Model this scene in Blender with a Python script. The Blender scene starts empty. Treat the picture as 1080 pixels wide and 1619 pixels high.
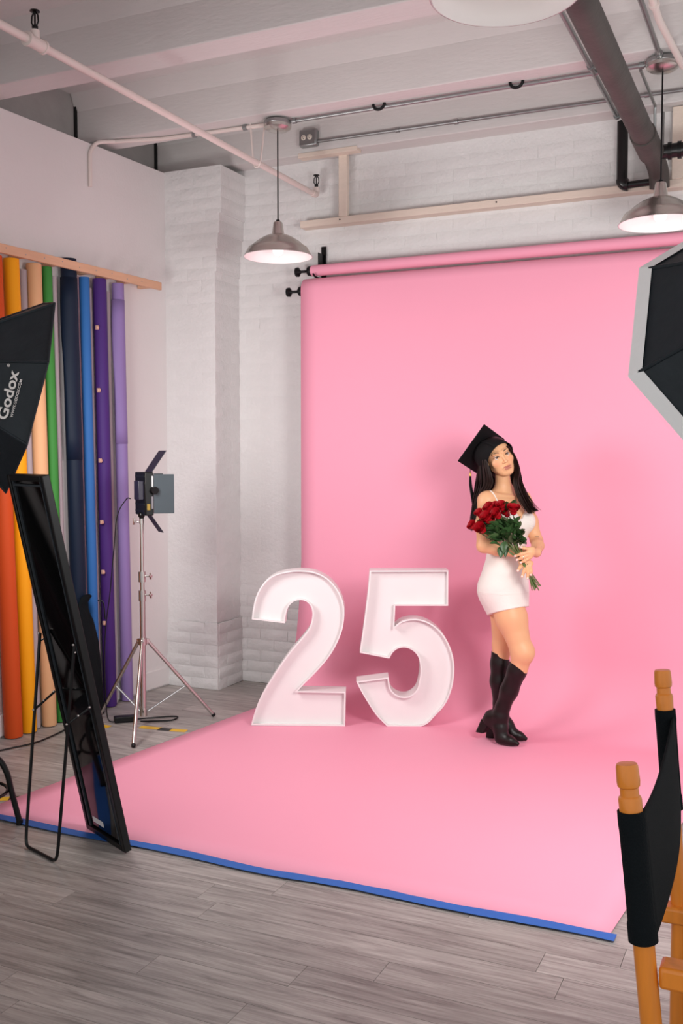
import bpy, bmesh, math, random
import numpy as np
from mathutils import Vector, Matrix
from mathutils.geometry import tessellate_polygon

# ---------------------------------------------------------------- camera, world, exposure
SC = bpy.context.scene
COL = SC.collection
cam_d = bpy.data.cameras.new('camera'); cam = bpy.data.objects.new('camera', cam_d); COL.objects.link(cam)
cam_d.sensor_fit = 'VERTICAL'; cam_d.sensor_height = 36.0; cam_d.sensor_width = 24.0; cam_d.lens = 35.0
cam_d.clip_start = 0.05
cam.location = (0, 0, 1.56)
cam.rotation_euler = (math.radians(90 - 3.05), 0, math.radians(24.7))
SC.camera = cam
wd = bpy.data.worlds.new('studio_daylight'); SC.world = wd; wd.use_nodes = True
bg = wd.node_tree.nodes['Background']; bg.inputs['Color'].default_value = (0.985, 0.99, 1.0, 1); bg.inputs['Strength'].default_value = 0.88
SC.view_settings.view_transform = 'Standard'; SC.view_settings.look = 'None'
SC.view_settings.gamma = 1.0; SC.view_settings.use_curve_mapping = False
SC.view_settings.exposure = 0.0
KEY_LEFT = 27.0      # watts, flash behind the left octabox diffuser
KEY_RIGHT = 47.0     # watts, flash behind the right octabox diffuser

# ---------------------------------------------------------------- helpers
def srgb(h):
    if isinstance(h, str):
        h = h.lstrip('#'); h = [int(h[i:i+2], 16) for i in (0, 2, 4)]
    return tuple((c/255/12.92 if c/255 <= .04045 else ((c/255+.055)/1.055)**2.4) for c in h) + (1,)
MATS = {}
def mat(name, col, rough=.5, metal=0., var=.0, vscale=8., bump=0., bscale=40., spec=.5, emit=None, estr=0., stretch=None, rnd=0., coat=0., ior=None, sheen=0.):
    """Principled material with a noise tint, optional bump, and an optional random tint for each object."""
    if name in MATS: return MATS[name]
    m = bpy.data.materials.new(name); m.use_nodes = True; MATS[name] = m
    nt = m.node_tree; N = nt.nodes; Lk = nt.links; b = N['Principled BSDF']
    c = srgb(col)
    b.inputs['Roughness'].default_value = rough; b.inputs['Metallic'].default_value = metal
    b.inputs['Specular IOR Level'].default_value = spec
    if ior: b.inputs['IOR'].default_value = ior
    if coat: b.inputs['Coat Weight'].default_value = coat; b.inputs['Coat Roughness'].default_value = .1
    if sheen: b.inputs['Sheen Weight'].default_value = sheen
    tc = N.new('ShaderNodeTexCoord'); mp = N.new('ShaderNodeMapping'); Lk.new(tc.outputs['Object'], mp.inputs['Vector'])
    if stretch: mp.inputs['Scale'].default_value = stretch
    nz = N.new('ShaderNodeTexNoise'); nz.inputs['Scale'].default_value = vscale; nz.inputs['Detail'].default_value = 5
    Lk.new(mp.outputs[0], nz.inputs['Vector'])
    hsv = N.new('ShaderNodeHueSaturation'); hsv.inputs['Color'].default_value = c
    ma = N.new('ShaderNodeMath'); ma.operation = 'MULTIPLY_ADD'; ma.inputs[1].default_value = 2*var; ma.inputs[2].default_value = 1-var
    Lk.new(nz.outputs['Fac'], ma.inputs[0])
    last = ma.outputs[0]
    if rnd:
        oi = N.new('ShaderNodeObjectInfo'); m2 = N.new('ShaderNodeMath'); m2.operation = 'MULTIPLY_ADD'
        m2.inputs[1].default_value = 2*rnd; m2.inputs[2].default_value = -rnd; Lk.new(oi.outputs['Random'], m2.inputs[0])
        ad = N.new('ShaderNodeMath'); Lk.new(last, ad.inputs[0]); Lk.new(m2.outputs[0], ad.inputs[1]); last = ad.outputs[0]
    Lk.new(last, hsv.inputs['Value']); Lk.new(hsv.outputs[0], b.inputs['Base Color'])
    if bump:
        n2 = N.new('ShaderNodeTexNoise'); n2.inputs['Scale'].default_value = bscale; n2.inputs['Detail'].default_value = 6
        Lk.new(mp.outputs[0], n2.inputs['Vector'])
        bp = N.new('ShaderNodeBump'); bp.inputs['Strength'].default_value = bump; bp.inputs['Distance'].default_value = .01
        Lk.new(n2.outputs['Fac'], bp.inputs['Height']); Lk.new(bp.outputs[0], b.inputs['Normal'])
    if emit:
        b.inputs['Emission Color'].default_value = srgb(emit); b.inputs['Emission Strength'].default_value = estr
    return m

def frame(d, up=(0, 0, 1)):
    d = Vector(d).normalized(); u = Vector(up)
    if abs(d.dot(u)) > .98: u = Vector((1, 0, 0))
    a = d.cross(u).normalized(); return a, a.cross(d).normalized(), d

class MB:
    def __init__(s): s.v = []; s.f = []
    def add(s, v, f):
        n = len(s.v); s.v += [tuple(p) for p in v]; s.f += [tuple(i+n for i in q) for q in f]; return s
    def box(s, c, d, rz=0., R=None):
        M = R if R is not None else Matrix.Rotation(rz, 3, 'Z')
        c = Vector(c); vs = []
        for x in (-.5, .5):
            for y in (-.5, .5):
                for z in (-.5, .5): vs.append(c + M @ Vector((x*d[0], y*d[1], z*d[2])))
        return s.add(vs, [(0,1,3,2),(4,6,7,5),(0,4,5,1),(2,3,7,6),(0,2,6,4),(1,5,7,3)])
    def tube(s, pts, r, n=10, closed=False, flat=None):
        pts = [Vector(p) for p in pts]; m = len(pts); rs = r if isinstance(r, (list, tuple)) else [r]*m
        vs = []; a = None
        for i, p in enumerate(pts):
            if closed: d = pts[(i+1) % m] - pts[i-1]
            else: d = pts[min(i+1, m-1)] - pts[max(i-1, 0)]
            d = d.normalized() if d.length > 1e-9 else Vector((0, 0, 1))
            if a is None: a, b, _ = frame(d)
            else:
                a = a - d*a.dot(d); a = a.normalized() if a.length > 1e-6 else frame(d)[0]
            b = d.cross(a)
            fl = flat if flat else 1.
            for k in range(n):
                t = 2*math.pi*k/n; vs.append(p + a*math.cos(t)*rs[i] + b*math.sin(t)*rs[i]*fl)
        fs = []
        for i in range(m if closed else m-1):
            j = (i+1) % m
            for k in range(n): fs.append((i*n+k, i*n+(k+1) % n, j*n+(k+1) % n, j*n+k))
        if not closed: fs += [tuple(range(n-1, -1, -1)), tuple(range((m-1)*n, m*n))]
        return s.add(vs, fs)
    def cyl(s, p0, p1, r0, r1=None, n=16): return s.tube([p0, p1], [r0, r0 if r1 is None else r1], n)
    def lathe(s, prof, o=(0, 0, 0), ax=(0, 0, 1), n=32, cap=True):
        a, b, d = frame(ax); o = Vector(o); vs = []
        for r, h in prof:
            for k in range(n):
                t = 2*math.pi*k/n; vs.append(o + d*h + a*(r*math.cos(t)) + b*(r*math.sin(t)))
        fs = [(i*n+k, i*n+(k+1) % n, (i+1)*n+(k+1) % n, (i+1)*n+k) for i in range(len(prof)-1) for k in range(n)]
        if cap: fs += [tuple(range(n-1, -1, -1)), tuple(range((len(prof)-1)*n, len(prof)*n))]
        return s.add(vs, fs)
    def sph(s, c, r, n=16, m=10, R=None):
        r = r if isinstance(r, (list, tuple)) else (r, r, r); c = Vector(c); M = R or Matrix.Identity(3); vs = []
        for i in range(m+1):
            th = math.pi*i/m
            for k in range(n):
                t = 2*math.pi*k/n
                vs.append(c + M @ Vector((r[0]*math.sin(th)*math.cos(t), r[1]*math.sin(th)*math.sin(t), r[2]*math.cos(th))))
        return s.add(vs, [(i*n+k, (i+1)*n+k, (i+1)*n+(k+1) % n, i*n+(k+1) % n) for i in range(m) for k in range(n)])
    def prism(s, poly, o, ex, ey, ez, t):
        """poly (2D) in the plane ex, ey at o, extruded by t along ez."""
        o, ex, ey, ez = Vector(o), Vector(ex), Vector(ey), Vector(ez); n = len(poly)
        A = [o + ex*p[0] + ey*p[1] for p in poly]; B = [p + ez*t for p in A]
        tri = tessellate_polygon([[Vector((p[0], p[1], 0)) for p in poly]])
        fs = [tuple(q) for q in tri] + [tuple(i+n for i in reversed(q)) for q in tri]
        fs += [(i, (i+1) % n, n+(i+1) % n, n+i) for i in range(n)]
        return s.add(A+B, fs)
    def grid(s, rows):
        m = len(rows[0]); vs = [p for r in rows for p in r]
        return s.add(vs, [(i*m+k, i*m+k+1, (i+1)*m+k+1, (i+1)*m+k) for i in range(len(rows)-1) for k in range(m-1)])
    def mesh(s, name, m, smooth=35, fix=True):
        me = bpy.data.meshes.new(name); me.from_pydata([tuple(p) for p in s.v], [], s.f); me.validate()
        if fix:
            bm = bmesh.new(); bm.from_mesh(me); bmesh.ops.recalc_face_normals(bm, faces=bm.faces); bm.to_mesh(me); bm.free()
        if m: me.materials.append(m)
        if smooth:
            me.polygons.foreach_set('use_smooth', [True]*len(me.polygons)); me.set_sharp_from_angle(angle=math.radians(smooth))
        return me
    def build(s, name, m, parent=None, smooth=35, bevel=0., fix=True):
        return link(name, s.mesh(name, m, smooth, fix), parent, bevel)

def link(name, me, parent=None, bevel=0.):
    o = bpy.data.objects.new(name, me); COL.objects.link(o)
    if parent is not None:
        o.parent = parent; o.matrix_parent_inverse = Matrix.Translation(parent.location).to_4x4().inverted() if not parent.get('_local') else Matrix.Identity(4)
    if bevel:
        b = o.modifiers.new('bevel', 'BEVEL'); b.width = bevel; b.segments = 2; b.limit_method = 'ANGLE'; b.angle_limit = math.radians(40)
    return o
def tag(o, label=None, cat=None, group=None, kind=None):
    if label: o['label'] = label
    if cat: o['category'] = cat
    if group: o['group'] = group
    if kind: o['kind'] = kind
    return o
def thing(name, loc, label, cat, group=None, rz=None):
    """Empty at the base of a thing. Parts use world coordinates, or local ones when rz is given."""
    o = bpy.data.objects.new(name, None); COL.objects.link(o); o.location = loc; o.empty_display_size = .05
    if rz is not None: o.rotation_euler = (0, 0, rz); o['_local'] = 1
    return tag(o, label, cat, group)
def arc(c, r, a0, a1, n, ex=(1, 0, 0), ey=(0, 0, 1)):
    c, ex, ey = Vector(c), Vector(ex), Vector(ey)
    return [c + ex*(r*math.cos(a0+(a1-a0)*i/n)) + ey*(r*math.sin(a0+(a1-a0)*i/n)) for i in range(n+1)]
def spline(P, n=8):
    P = [Vector(p) for p in P]; out = []
    for i in range(len(P)-1):
        a, b, c, d = P[max(i-1, 0)], P[i], P[i+1], P[min(i+2, len(P)-1)]
        for k in range(n):
            t = k/n; out.append(.5*((2*b)+(c-a)*t+(2*a-5*b+4*c-d)*t*t+(3*b-a-3*c+d)*t**3))
    return out + [P[-1]]
rng = random.Random(7)

# ---------------------------------------------------------------- materials
M_white = mat('painted_plaster', (222, 217, 216), .75, var=.03, vscale=3, bump=.12, bscale=60)
M_brick = mat('white_painted_brick', (224, 222, 221), .7, var=.05, vscale=14, bump=.55, bscale=45, rnd=.015)
M_ceil = mat('painted_concrete', (214, 210, 208), .8, var=.05, vscale=5, bump=.25, bscale=30, stretch=(.5, 2, 2))
M_dark = mat('bare_grey_concrete', (158, 154, 152), .9, var=.2, vscale=6, bump=.3, bscale=30)
M_pink = mat('pink_seamless_paper', (245, 163, 187), .62, var=.012, vscale=2, spec=.3)
M_num = mat('white_painted_board', (236, 232, 231), .42, var=.02, vscale=6)
M_steel = mat('brushed_nickel', (206, 202, 196), .27, 1., var=.08, vscale=30, stretch=(1, 1, 14))
M_chrome = mat('chrome_tube', (196, 192, 188), .3, 1., var=.04, vscale=10)
M_galv = mat('galvanised_conduit', (158, 160, 160), .38, .9, var=.1, vscale=25)
M_black = mat('black_plastic', (10, 10, 12), .42, var=.2, vscale=20, spec=.3)
M_blackm = mat('black_enamelled_metal', (8, 9, 10), .34, var=.15, vscale=30, spec=.35)
M_fabric = mat('black_nylon', (36, 43, 48), .5, var=.3, vscale=10, bump=.2, bscale=30, spec=.3)
M_canvas = mat('black_canvas', (15, 20, 23), .9, var=.2, vscale=30, bump=.4, bscale=300, spec=.15)
M_pipe = mat('white_painted_pipe', (226, 212, 206), .5, var=.04, vscale=12)
M_oak = mat('golden_oak', (230, 136, 40), .38, var=.25, vscale=9, stretch=(6, 6, .7), bump=.05, bscale=30, coat=.2)
M_pine = mat('pine_board', (216, 170, 138), .65, var=.1, vscale=8, stretch=(8, .8, 8))
M_cream = mat('cream_painted_wood', (226, 210, 196), .65, var=.06, vscale=9, stretch=(.8, 6, 6), bump=.15, bscale=40)
M_lining = mat('white_enamel_lining', (240, 236, 236), .35, var=.02)
M_bulb = mat('lit_bulb', (255, 250, 240), .3, emit=(255, 240, 220), estr=1.6)
M_diff = mat('lit_diffuser_cloth', (250, 250, 250), .8, emit=(255, 250, 245), estr=1.5)
M_lip = mat('white_nylon_lip', (246, 246, 245), .7, var=.04, vscale=9, bump=.2, bscale=30)
M_blue = mat('blue_painter_tape', (34, 98, 182), .6, var=.1, vscale=10)
M_yellow = mat('yellow_floor_tape', (222, 178, 40), .55, var=.15, vscale=20)
M_castiron = mat('weathered_iron_pipe', (70, 64, 61), .6, .0, var=.45, vscale=7, bump=.2, bscale=40)
M_pvc = mat('black_drain_pipe', (10, 10, 11), .28, var=.2, vscale=15)

def plank_material():
    m = bpy.data.materials.new('grey_oak_vinyl'); m.use_nodes = True; nt = m.node_tree; N = nt.nodes; L = nt.links; b = N['Principled BSDF']
    tc = N.new('ShaderNodeTexCoord'); oi = N.new('ShaderNodeObjectInfo')
    cb = N.new('ShaderNodeCombineXYZ'); mu = N.new('ShaderNodeMath'); mu.operation = 'MULTIPLY'; mu.inputs[1].default_value = 37.
    L.new(oi.outputs['Random'], mu.inputs[0]); L.new(mu.outputs[0], cb.inputs[0]); L.new(mu.outputs[0], cb.inputs[1]); L.new(mu.outputs[0], cb.inputs[2])
    ad = N.new('ShaderNodeVectorMath'); L.new(tc.outputs['Object'], ad.inputs[0]); L.new(cb.outputs[0], ad.inputs[1])
    mp = N.new('ShaderNodeMapping'); mp.inputs['Scale'].default_value = (1.2, 14, 14); L.new(ad.outputs[0], mp.inputs[0])
    n1 = N.new('ShaderNodeTexNoise'); n1.inputs['Scale'].default_value = 2.2; n1.inputs['Detail'].default_value = 8; n1.inputs['Roughness'].default_value = .65
    n1.inputs['Distortion'].default_value = .9; L.new(mp.outputs[0], n1.inputs['Vector'])
    mp2 = N.new('ShaderNodeMapping'); mp2.inputs['Scale'].default_value = (2.5, 90, 90); L.new(ad.outputs[0], mp2.inputs[0])
    n2 = N.new('ShaderNodeTexNoise'); n2.inputs['Scale'].default_value = 2.; n2.inputs['Detail'].default_value = 4; L.new(mp2.outputs[0], n2.inputs['Vector'])
    mx = N.new('ShaderNodeMath'); mx.operation = 'MULTIPLY_ADD'; mx.inputs[1].default_value = .35; L.new(n2.outputs['Fac'], mx.inputs[0]); L.new(n1.outputs['Fac'], mx.inputs[2])
    rp = N.new('ShaderNodeValToRGB'); e = rp.color_ramp.elements
    e[0].position = .42; e[0].color = srgb((104, 99, 96)); e[1].position = .92; e[1].color = srgb((186, 179, 174))
    k = e.new(.62); k.color = srgb((146, 139, 135)); L.new(mx.outputs[0], rp.inputs[0])
    hs = N.new('ShaderNodeHueSaturation'); L.new(rp.outputs[0], hs.inputs['Color'])
    m2 = N.new('ShaderNodeMath'); m2.operation = 'MULTIPLY_ADD'; m2.inputs[1].default_value = .3; m2.inputs[2].default_value = .85; L.new(oi.outputs['Random'], m2.inputs[0]); L.new(m2.outputs[0], hs.inputs['Value'])
    L.new(hs.outputs[0], b.inputs['Base Color']); b.inputs['Roughness'].default_value = .42
    bp = N.new('ShaderNodeBump'); bp.inputs['Strength'].default_value = .12; bp.inputs['Distance'].default_value = .004; L.new(n2.outputs['Fac'], bp.inputs['Height']); L.new(bp.outputs[0], b.inputs['Normal'])
    return m
M_plank = plank_material()

# ---------------------------------------------------------------- the setting
def xw(y): return -4.035 + .065*(y-4.22)          # the left wall runs slightly out of square
WA = math.atan(.065)                               # its angle

fl = MB().box((-.9, 2.6, -.02), (7.4, 7.2, .03)).build('floor', mat('dark_floor_joint', (58, 54, 52), .9), None, 0)  # dark base that shows in the joints between planks
tag(fl, 'grey wood-look plank floor of the studio', None, kind='structure')
PW, PL = .13, 1.22
pm = MB().box((0, 0, -.0025), (PL-.0016, PW-.0016, .005)).mesh('plank', M_plank, 0)
n = 0
for r in range(46):
    y = .2 + PW*(r+.5); x = -4.3 - rng.random()*PL
    while x < 2.4:
        cx = x + PL/2
        near = math.hypot(cx+.6, y)
        if cx+PL/2 > xw(y)-.02 and not (y > 3.45 and cx-PL/2 > -3.1 and cx+PL/2 < -.4) and y < 6.02 and not (y < 1.2 and cx < -2.2) and n < 300 and not (y > 4.4 and cx > 1.3):
            o = link('plank', pm, fl); o.location = (cx, y, 0); n += 1
        x += PL

# left partition wall, its skirting and the bare wall above it
y0, y1 = -.5, 5.74
wl = MB()
P = [(xw(y0), y0), (xw(y1), y1), (xw(y1)-.1, y1), (xw(y0)-.1, y0)]
wl.prism(P, (0, 0, 0), (1, 0, 0), (0, 1, 0), (0, 0, 1), 3.485)
tag(wl.build('wall_left', M_white), 'smooth pale painted partition wall behind the paper rolls', None, kind='structure')
bb = MB(); P = [(xw(y0)+.012, y0), (xw(y1-.03)+.012, y1-.03), (xw(y1-.03)-.01, y1-.03), (xw(y0)-.01, y0)]
bb.prism(P, (0, 0, .008), (1, 0, 0), (0, 1, 0), (0, 0, 1), .12)
tag(bb.build('baseboard_left', M_white, None, 30, .004), 'pale painted skirting board along the left wall', None, kind='structure')
ws = MB(); P = [(xw(y0)-.2, y0), (xw(6.1)-.2, 6.1), (xw(6.1)-.32, 6.1), (xw(y0)-.32, y0)]
ws.prism(P, (0, 0, 3.0), (1, 0, 0), (0, 1, 0), (0, 0, 1), .9)
tag(ws.build('wall_left_upper', M_dark), 'bare dark grey wall seen above the left partition', None, kind='structure')

# back wall of painted brick
wb = MB().box((-1.0, 6.08, 1.9), (6.6, .12, 3.9)).build('wall_back', M_brick, None, 0)
tag(wb, 'white painted brick wall behind the pink backdrop', None, kind='structure')
def brick_mesh(w, h, t, seed):
    """A worn painted brick, front face towards -Y, soft edges and an uneven face."""
    r = random.Random(seed); nx, nz = 5, 3; b = MB(); F = []
    for k in range(nz+1):
        row = []
        for i in range(nx+1):
            u, v = i/nx-.5, k/nz-.5
            edge = (i in (0, nx)) or (k in (0, nz))
            row.append(Vector((u*w + r.uniform(-.0012, .0012), -(t*.45 if edge else t) + r.uniform(-.0009, .0009), v*h + r.uniform(-.0012, .0012))))
        F.append(row)
    b.grid(F)
    m = nx+1; ring = [i for i in range(m)] + [k*m+nx for k in range(1, nz+1)] + [nz*m+i for i in range(nx-1, -1, -1)] + [k*m for k in range(nz-1, 0, -1)]
    n0 = len(b.v); b.v += [(b.v[i][0]*1.01, .004, b.v[i][2]*1.02) for i in ring]
    b.f += [(ring[i], ring[(i+1) % len(ring)], n0+(i+1) % len(ring), n0+i) for i in range(len(ring))]
    return b.mesh('brick', M_brick, 50)
CH = .0765
BR = [brick_mesh(.212, .0708, .0055, i) for i in range(6)] + [brick_mesh(.102, .0712, .0045, 20+i) for i in range(3)]
BRF = [brick_mesh(.2125, .0752, .0013, 40+i) for i in range(5)]      # thickly painted courses
BRD = [brick_mesh(.208, .0665, .0105, 60+i) for i in range(5)]      # worn lower courses with open joints
cnt = 0
for c in range(50):
    z = .035 + c*CH
    if z > 3.52: break
    x = -3.60 + (-.1065 if c % 2 else 0)
    while x < .4:
        cx = x + .1065
        vis = (cx < -2.90) or (z > 2.55 and cx < -.45) or (z > 2.9 and cx < -.3)
        if vis and cnt < 300:
            thick = (.75 < z < 2.45)
            o = link('brick', rng.choice(BRF if thick else BRD if z < .6 else BR[:6]), wb); o.location = (cx, 6.02, z + rng.uniform(-.002, .002)); o.rotation_euler = (0, rng.uniform(-.01, .01), 0); cnt += 1
        x += .213

# brick pillar in the corner
pl = MB(); PX0, PX1, PY = -4.0, -3.548, 5.705
pl.box(((PX0+PX1)/2, (PY+6.03)/2, 1.745), (PX1-PX0, 6.03-PY, 3.49))
for k, dx in enumerate((.012, .024, .036, .05)):
    za = (2.80, 2.95, 3.05, 3.18)[k]; pl.box((PX1+dx/2-.01, (PY+6.03)/2, (za+3.49)/2), (dx+.02, 6.03-PY-.004+.001*k, 3.49-za))
pl.box(((PX0+PX1)/2+.006, (PY-.012+6.03)/2, .22), (PX1-PX0+.012, 6.03-PY+.012, .44))
po = pl.build('wall_pillar', M_brick, None, 0)
tag(po, 'white painted brick pillar in the left back corner', None, kind='structure')
for c in range(46):
    z = .035 + c*CH
    if z > 3.47: break
    f = .012 if z < .45 else 0
    ex = 0 if z < 2.80 else .012 if z < 2.95 else .024 if z < 3.05 else .036 if z < 3.18 else .05
    thick = (.47 < z < 2.6)
    x = PX1 + ex + f - (.1065 if c % 2 == 0 else .052)
    for k in range(3):
        w = BR[6+c % 3] if (k == 0 and c % 2) else None
        if x - .1065 < -3.99: break
        me = w or rng.choice(BRF if thick else BRD if z < .47 else BR[:6])
        o = link('brick', me, po); o.location = (x, PY-f+.0008, z + rng.uniform(-.0015, .0015)); o.rotation_euler = (0, rng.uniform(-.008, .008), 0)
        x -= .213 if not (k == 0 and c % 2) else .159
    for k, yy in enumerate(((PY+.107, PY+.26) if c % 2 else (PY+.055, PY+.213))):
        half = (k == 1) if c % 2 else (k == 0)
        me = BR[6+(c+k) % 3] if half else rng.choice(BRF if thick else BRD if z < .47 else BR[:6])
        o = link('brick', me, po); o.location = (PX1+ex+f-.0008, yy, z); o.rotation_euler = (0, 0, math.pi/2)

# ceiling slab and concrete beams
cl = MB().box((-.9, 3.2, 3.93), (7.6, 6.4, .2)).build('ceiling', M_ceil, None, 0)
tag(cl, 'pale painted concrete ceiling slab with deep beams', None, kind='structure')
for k, (ya, yb_) in enumerate(((5.87, 6.05), (5.085, 5.275), (4.115, 4.295), (3.15, 3.33), (2.2, 2.38), (1.25, 1.43))):
    P = [(ya, 0), (yb_, 0), (yb_, .2), (yb_+.05, .31), (ya-.05, .31), (ya, .2)]
    MB().prism(P, (-4.18, 0, 3.53), (0, 1, 0), (0, 0, 1), (1, 0, 0), 7.0).build('beam', M_ceil, cl, 20, .006)
for yy in (5.082, 5.867):       # dark strips where the beams meet the bare wall
    MB().box((xw(yy)-.19, yy-.004, 3.68), (.02, .012, .34)).build('corner_strip', mat('black_strip', (20, 20, 20), .8), cl, 0)

# ---------------------------------------------------------------- ceiling services
def pendant(loc, rimz, label, r=.2):
    x, y, zt = loc
    t = thing('pendant_lamp', (x, y, zt), label, 'lamp', 'brushed metal pendant lamps')
    MB().lathe([(.03, 0), (.078, -.004), (.08, -.022), (.074, -.03)], (x, y, zt+.03), n=28).build('junction_box', M_galv, t)
    MB().lathe([(.08, 0), (.078, -.016), (.06, -.028), (.03, -.033), (.008, -.036)], (x, y, zt+.004), n=28).build('canopy', M_steel, t)
    MB().cyl((x, y, zt-.03), (x, y, rimz+.19), .0042, n=8).build('cord', M_black, t)
    MB().lathe([(.004, .02), (.011, .016), (.012, 0)], (x, y, rimz+.195), n=16).build('strain_relief', M_black, t)
    MB().lathe([(.014, .2), (.024, .198), (.027, .19), (.036, .128), (.04, .125)], (x, y, rimz), n=28).build('socket_cap', M_steel, t)
    out = [(.036, .127), (.06, .122), (.09, .108), (.125, .086), (.158, .058), (.172, .05), (.188, .022), (r, 0), (r+.003, -.002)]
    inn = [(a-.003, b-.003) for a, b in out[:-1]]
    MB().lathe(out, (x, y, rimz), n=56, cap=False).build('shade', M_steel, t)
    MB().lathe(inn + [(r+.0015, -.002)], (x, y, rimz), n=56, cap=False).build('shade_lining', M_lining, t)
    b = MB().lathe([(.004, -.1), (.018, -.096), (.028, -.083), (.032, -.067), (.028, -.05), (.017, -.03), (.014, 0)], (x, y, rimz+.105), n=20).build('bulb', M_bulb, t)
    ld = bpy.data.lights.new('bulb_light', 'POINT'); ld.energy = .28; ld.color = (1, .93, .85); ld.shadow_soft_size = .03
    lo = bpy.data.objects.new('bulb_light', ld); COL.objects.link(lo); lo.location = (x, y, rimz-.005)
    return t
pendant((-2.80, 5.2, 3.49), 2.742, 'brushed metal pendant lamp hanging over the left end of the pink backdrop')
pendant((-.655, 5.2, 3.49), 2.725, 'brushed metal pendant lamp hanging beside the diagonal iron pipe')
pendant((-.742, 2.66, 3.78), 2.80, 'nearest pendant lamp, its white inside cut off by the top edge', .2)

def conduit(name, pts, r, m, label, cat='conduit', clamps=(), cm=None):
    t = thing(name, pts[0], label, cat)
    MB().tube(pts, r, 12).build('tube', m, t)
    for p, d in clamps:
        a = Vector(p); d = Vector(d)
        MB().cyl(a-d*.012, a+d*.012, r*1.45, n=12).build('clamp', cm or m, t)
    return t
conduit('electrical_conduit', [(-2.72, 5.22, 3.512), (-.74, 5.22, 3.512)], .011, M_galv, 'grey steel conduit between the two far pendant lamps under the beam',
        clamps=[((-2.70, 5.22, 3.512), (1, 0, 0)), ((-.99, 5.22, 3.512), (1, 0, 0)), ((-.76, 5.22, 3.512), (1, 0, 0))])
pts = [(xw(4.97)+.012, 4.97, 3.22), (xw(4.97)+.012, 4.97, 3.42)] + spline([(xw(4.97)+.012, 4.98, 3.44), (-3.955, 5.02, 3.495), (-3.88, 5.1, 3.515)], 5) + [(-3.6, 5.18, 3.517), (-3.3, 5.2, 3.517), (-2.88, 5.21, 3.512)]
conduit('painted_conduit', pts, .012, M_pipe, 'white painted conduit bending down the top of the left wall', clamps=[((-3.37, 5.2, 3.517), (1, 0, 0)), ((-3.02, 5.205, 3.514), (1, 0, 0))], cm=M_galv)
t = thing('outlet_box', (-2.92, 5.85, 3.62), 'grey metal outlet box with two white sockets on the far beam', 'outlet')
MB().box((-2.92, 5.848, 3.622), (.125, .05, .11)).build('box', M_galv, t, 30, .012)
for dx in (-.022, .022):
    so = MB().lathe([(.0165, 0), (.0165, .004), (.015, .005)], (-2.925+dx, 5.823, 3.622), (0, -1, 0), 18).build('socket', mat('ivory_socket', (222, 212, 200), .4), t)
    for a, b in ((-.006, .004), (.006, .004), (0, -.007)):
        MB().box((-2.925+dx+a, 5.817, 3.622+b), (.0025, .002, .006)).build('slot', M_black, so, 0)
conduit('beam_face_conduit', [(-2.86, 5.855, 3.598), (.3, 5.855, 3.578)], .0105, M_galv, 'grey steel conduit along the far beam face leading to the outlet box', clamps=[((-2.31, 5.855, 3.594), (1, 0, 0)), ((-1.93, 5.855, 3.592), (1, 0, 0)), ((-.82, 5.855, 3.585), (1, 0, 0))])
conduit('slim_conduit', [(-.99, 3.2, 3.508), (-.99, 5.93, 3.508)], .0125, M_galv, 'grey conduit running towards the vertical black drain pipe', clamps=[((-.99, 5.12, 3.508), (0, 1, 0)), ((-.99, 5.9, 3.508), (0, 1, 0))])
conduit('slim_conduit', [(-.66, 3.2, 3.512), (-.66, 5.12, 3.512)], .0125, M_galv, 'grey conduit leading to the pendant lamp at the right', clamps=[((-.66, 5.11, 3.512), (0, 1, 0))])
conduit('drop_conduit', [(-.775, 5.3, 3.52), (-.775, 5.86, 3.52), (-.778, 5.875, 3.49), (-.778, 5.9, 3.25)], .008, M_galv, 'thin grey drop conduit behind the big iron pipe')
conduit('thin_rod', [(-.745, 5.98, 3.52), (-.745, 5.98, 3.2)], .006, M_galv, 'thin grey rod on the brick wall beside the cream wooden post', cat='rod')
for hx in (-2.168, -1.39):
    tag(MB().tube(arc((hx, 5.21, 3.532), .034, math.pi, 2*math.pi, 12), .0085, 8).build('ring_hook', M_black),
        'black half-ring hook under the beam, %s' % ('the one nearer the left pendant lamp' if hx < -2 else 'the one nearer the iron pipe'), 'hook', 'black ring hooks under the beam')

# sprinkler pipe
t = thing('sprinkler_pipe', (-2.92, 4.5, 3.27), 'white painted sprinkler pipe crossing under the ceiling beams', 'pipe')
MB().tube([(-2.925, 1.6, 3.282), (-2.915, 5.9, 3.285)], .0175, 14).build('pipe', M_pipe, t)
def sprinkler(x, y, z):
    h = MB().lathe([(.012, 0), (.013, .018), (.008, .022)], (x, y, z), n=14).build('sprinkler_head', M_blackm, t)
    m = MB()
    for s in (-1, 1): m.tube([(x+s*.008, y, z+.018), (x+s*.018, y, z+.035), (x+s*.016, y, z+.06), (x+s*.004, y, z+.075)], .0035, 8)
    m.cyl((x, y, z+.02), (x, y, z+.07), .004, n=8); m.lathe([(.006, 0), (.021, .002), (.02, .006), (.006, .008)], (x, y, z+.075), n=14)
    m.build('frame_arms', M_blackm, h)
m = MB().cyl((-2.921, 3.26, 3.283), (-2.921, 3.36, 3.283), .026, n=18); m.cyl((-2.921, 3.31, 3.283), (-2.921, 3.31, 3.335), .018, n=16)
for yy in (3.258, 3.352): m.cyl((-2.921, yy, 3.283), (-2.921, yy+.01, 3.283), .030, n=18)
m.build('tee_fitting', M_pipe, t); sprinkler(-2.921, 3.31, 3.333)
m = MB().tube(spline([(-2.915, 5.88, 3.285), (-2.915, 5.925, 3.285), (-2.915, 5.945, 3.30), (-2.915, 5.945, 3.335)], 5), .021, 14); m.build('elbow', M_pipe, t); sprinkler(-2.915, 5.945, 3.333)
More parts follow.
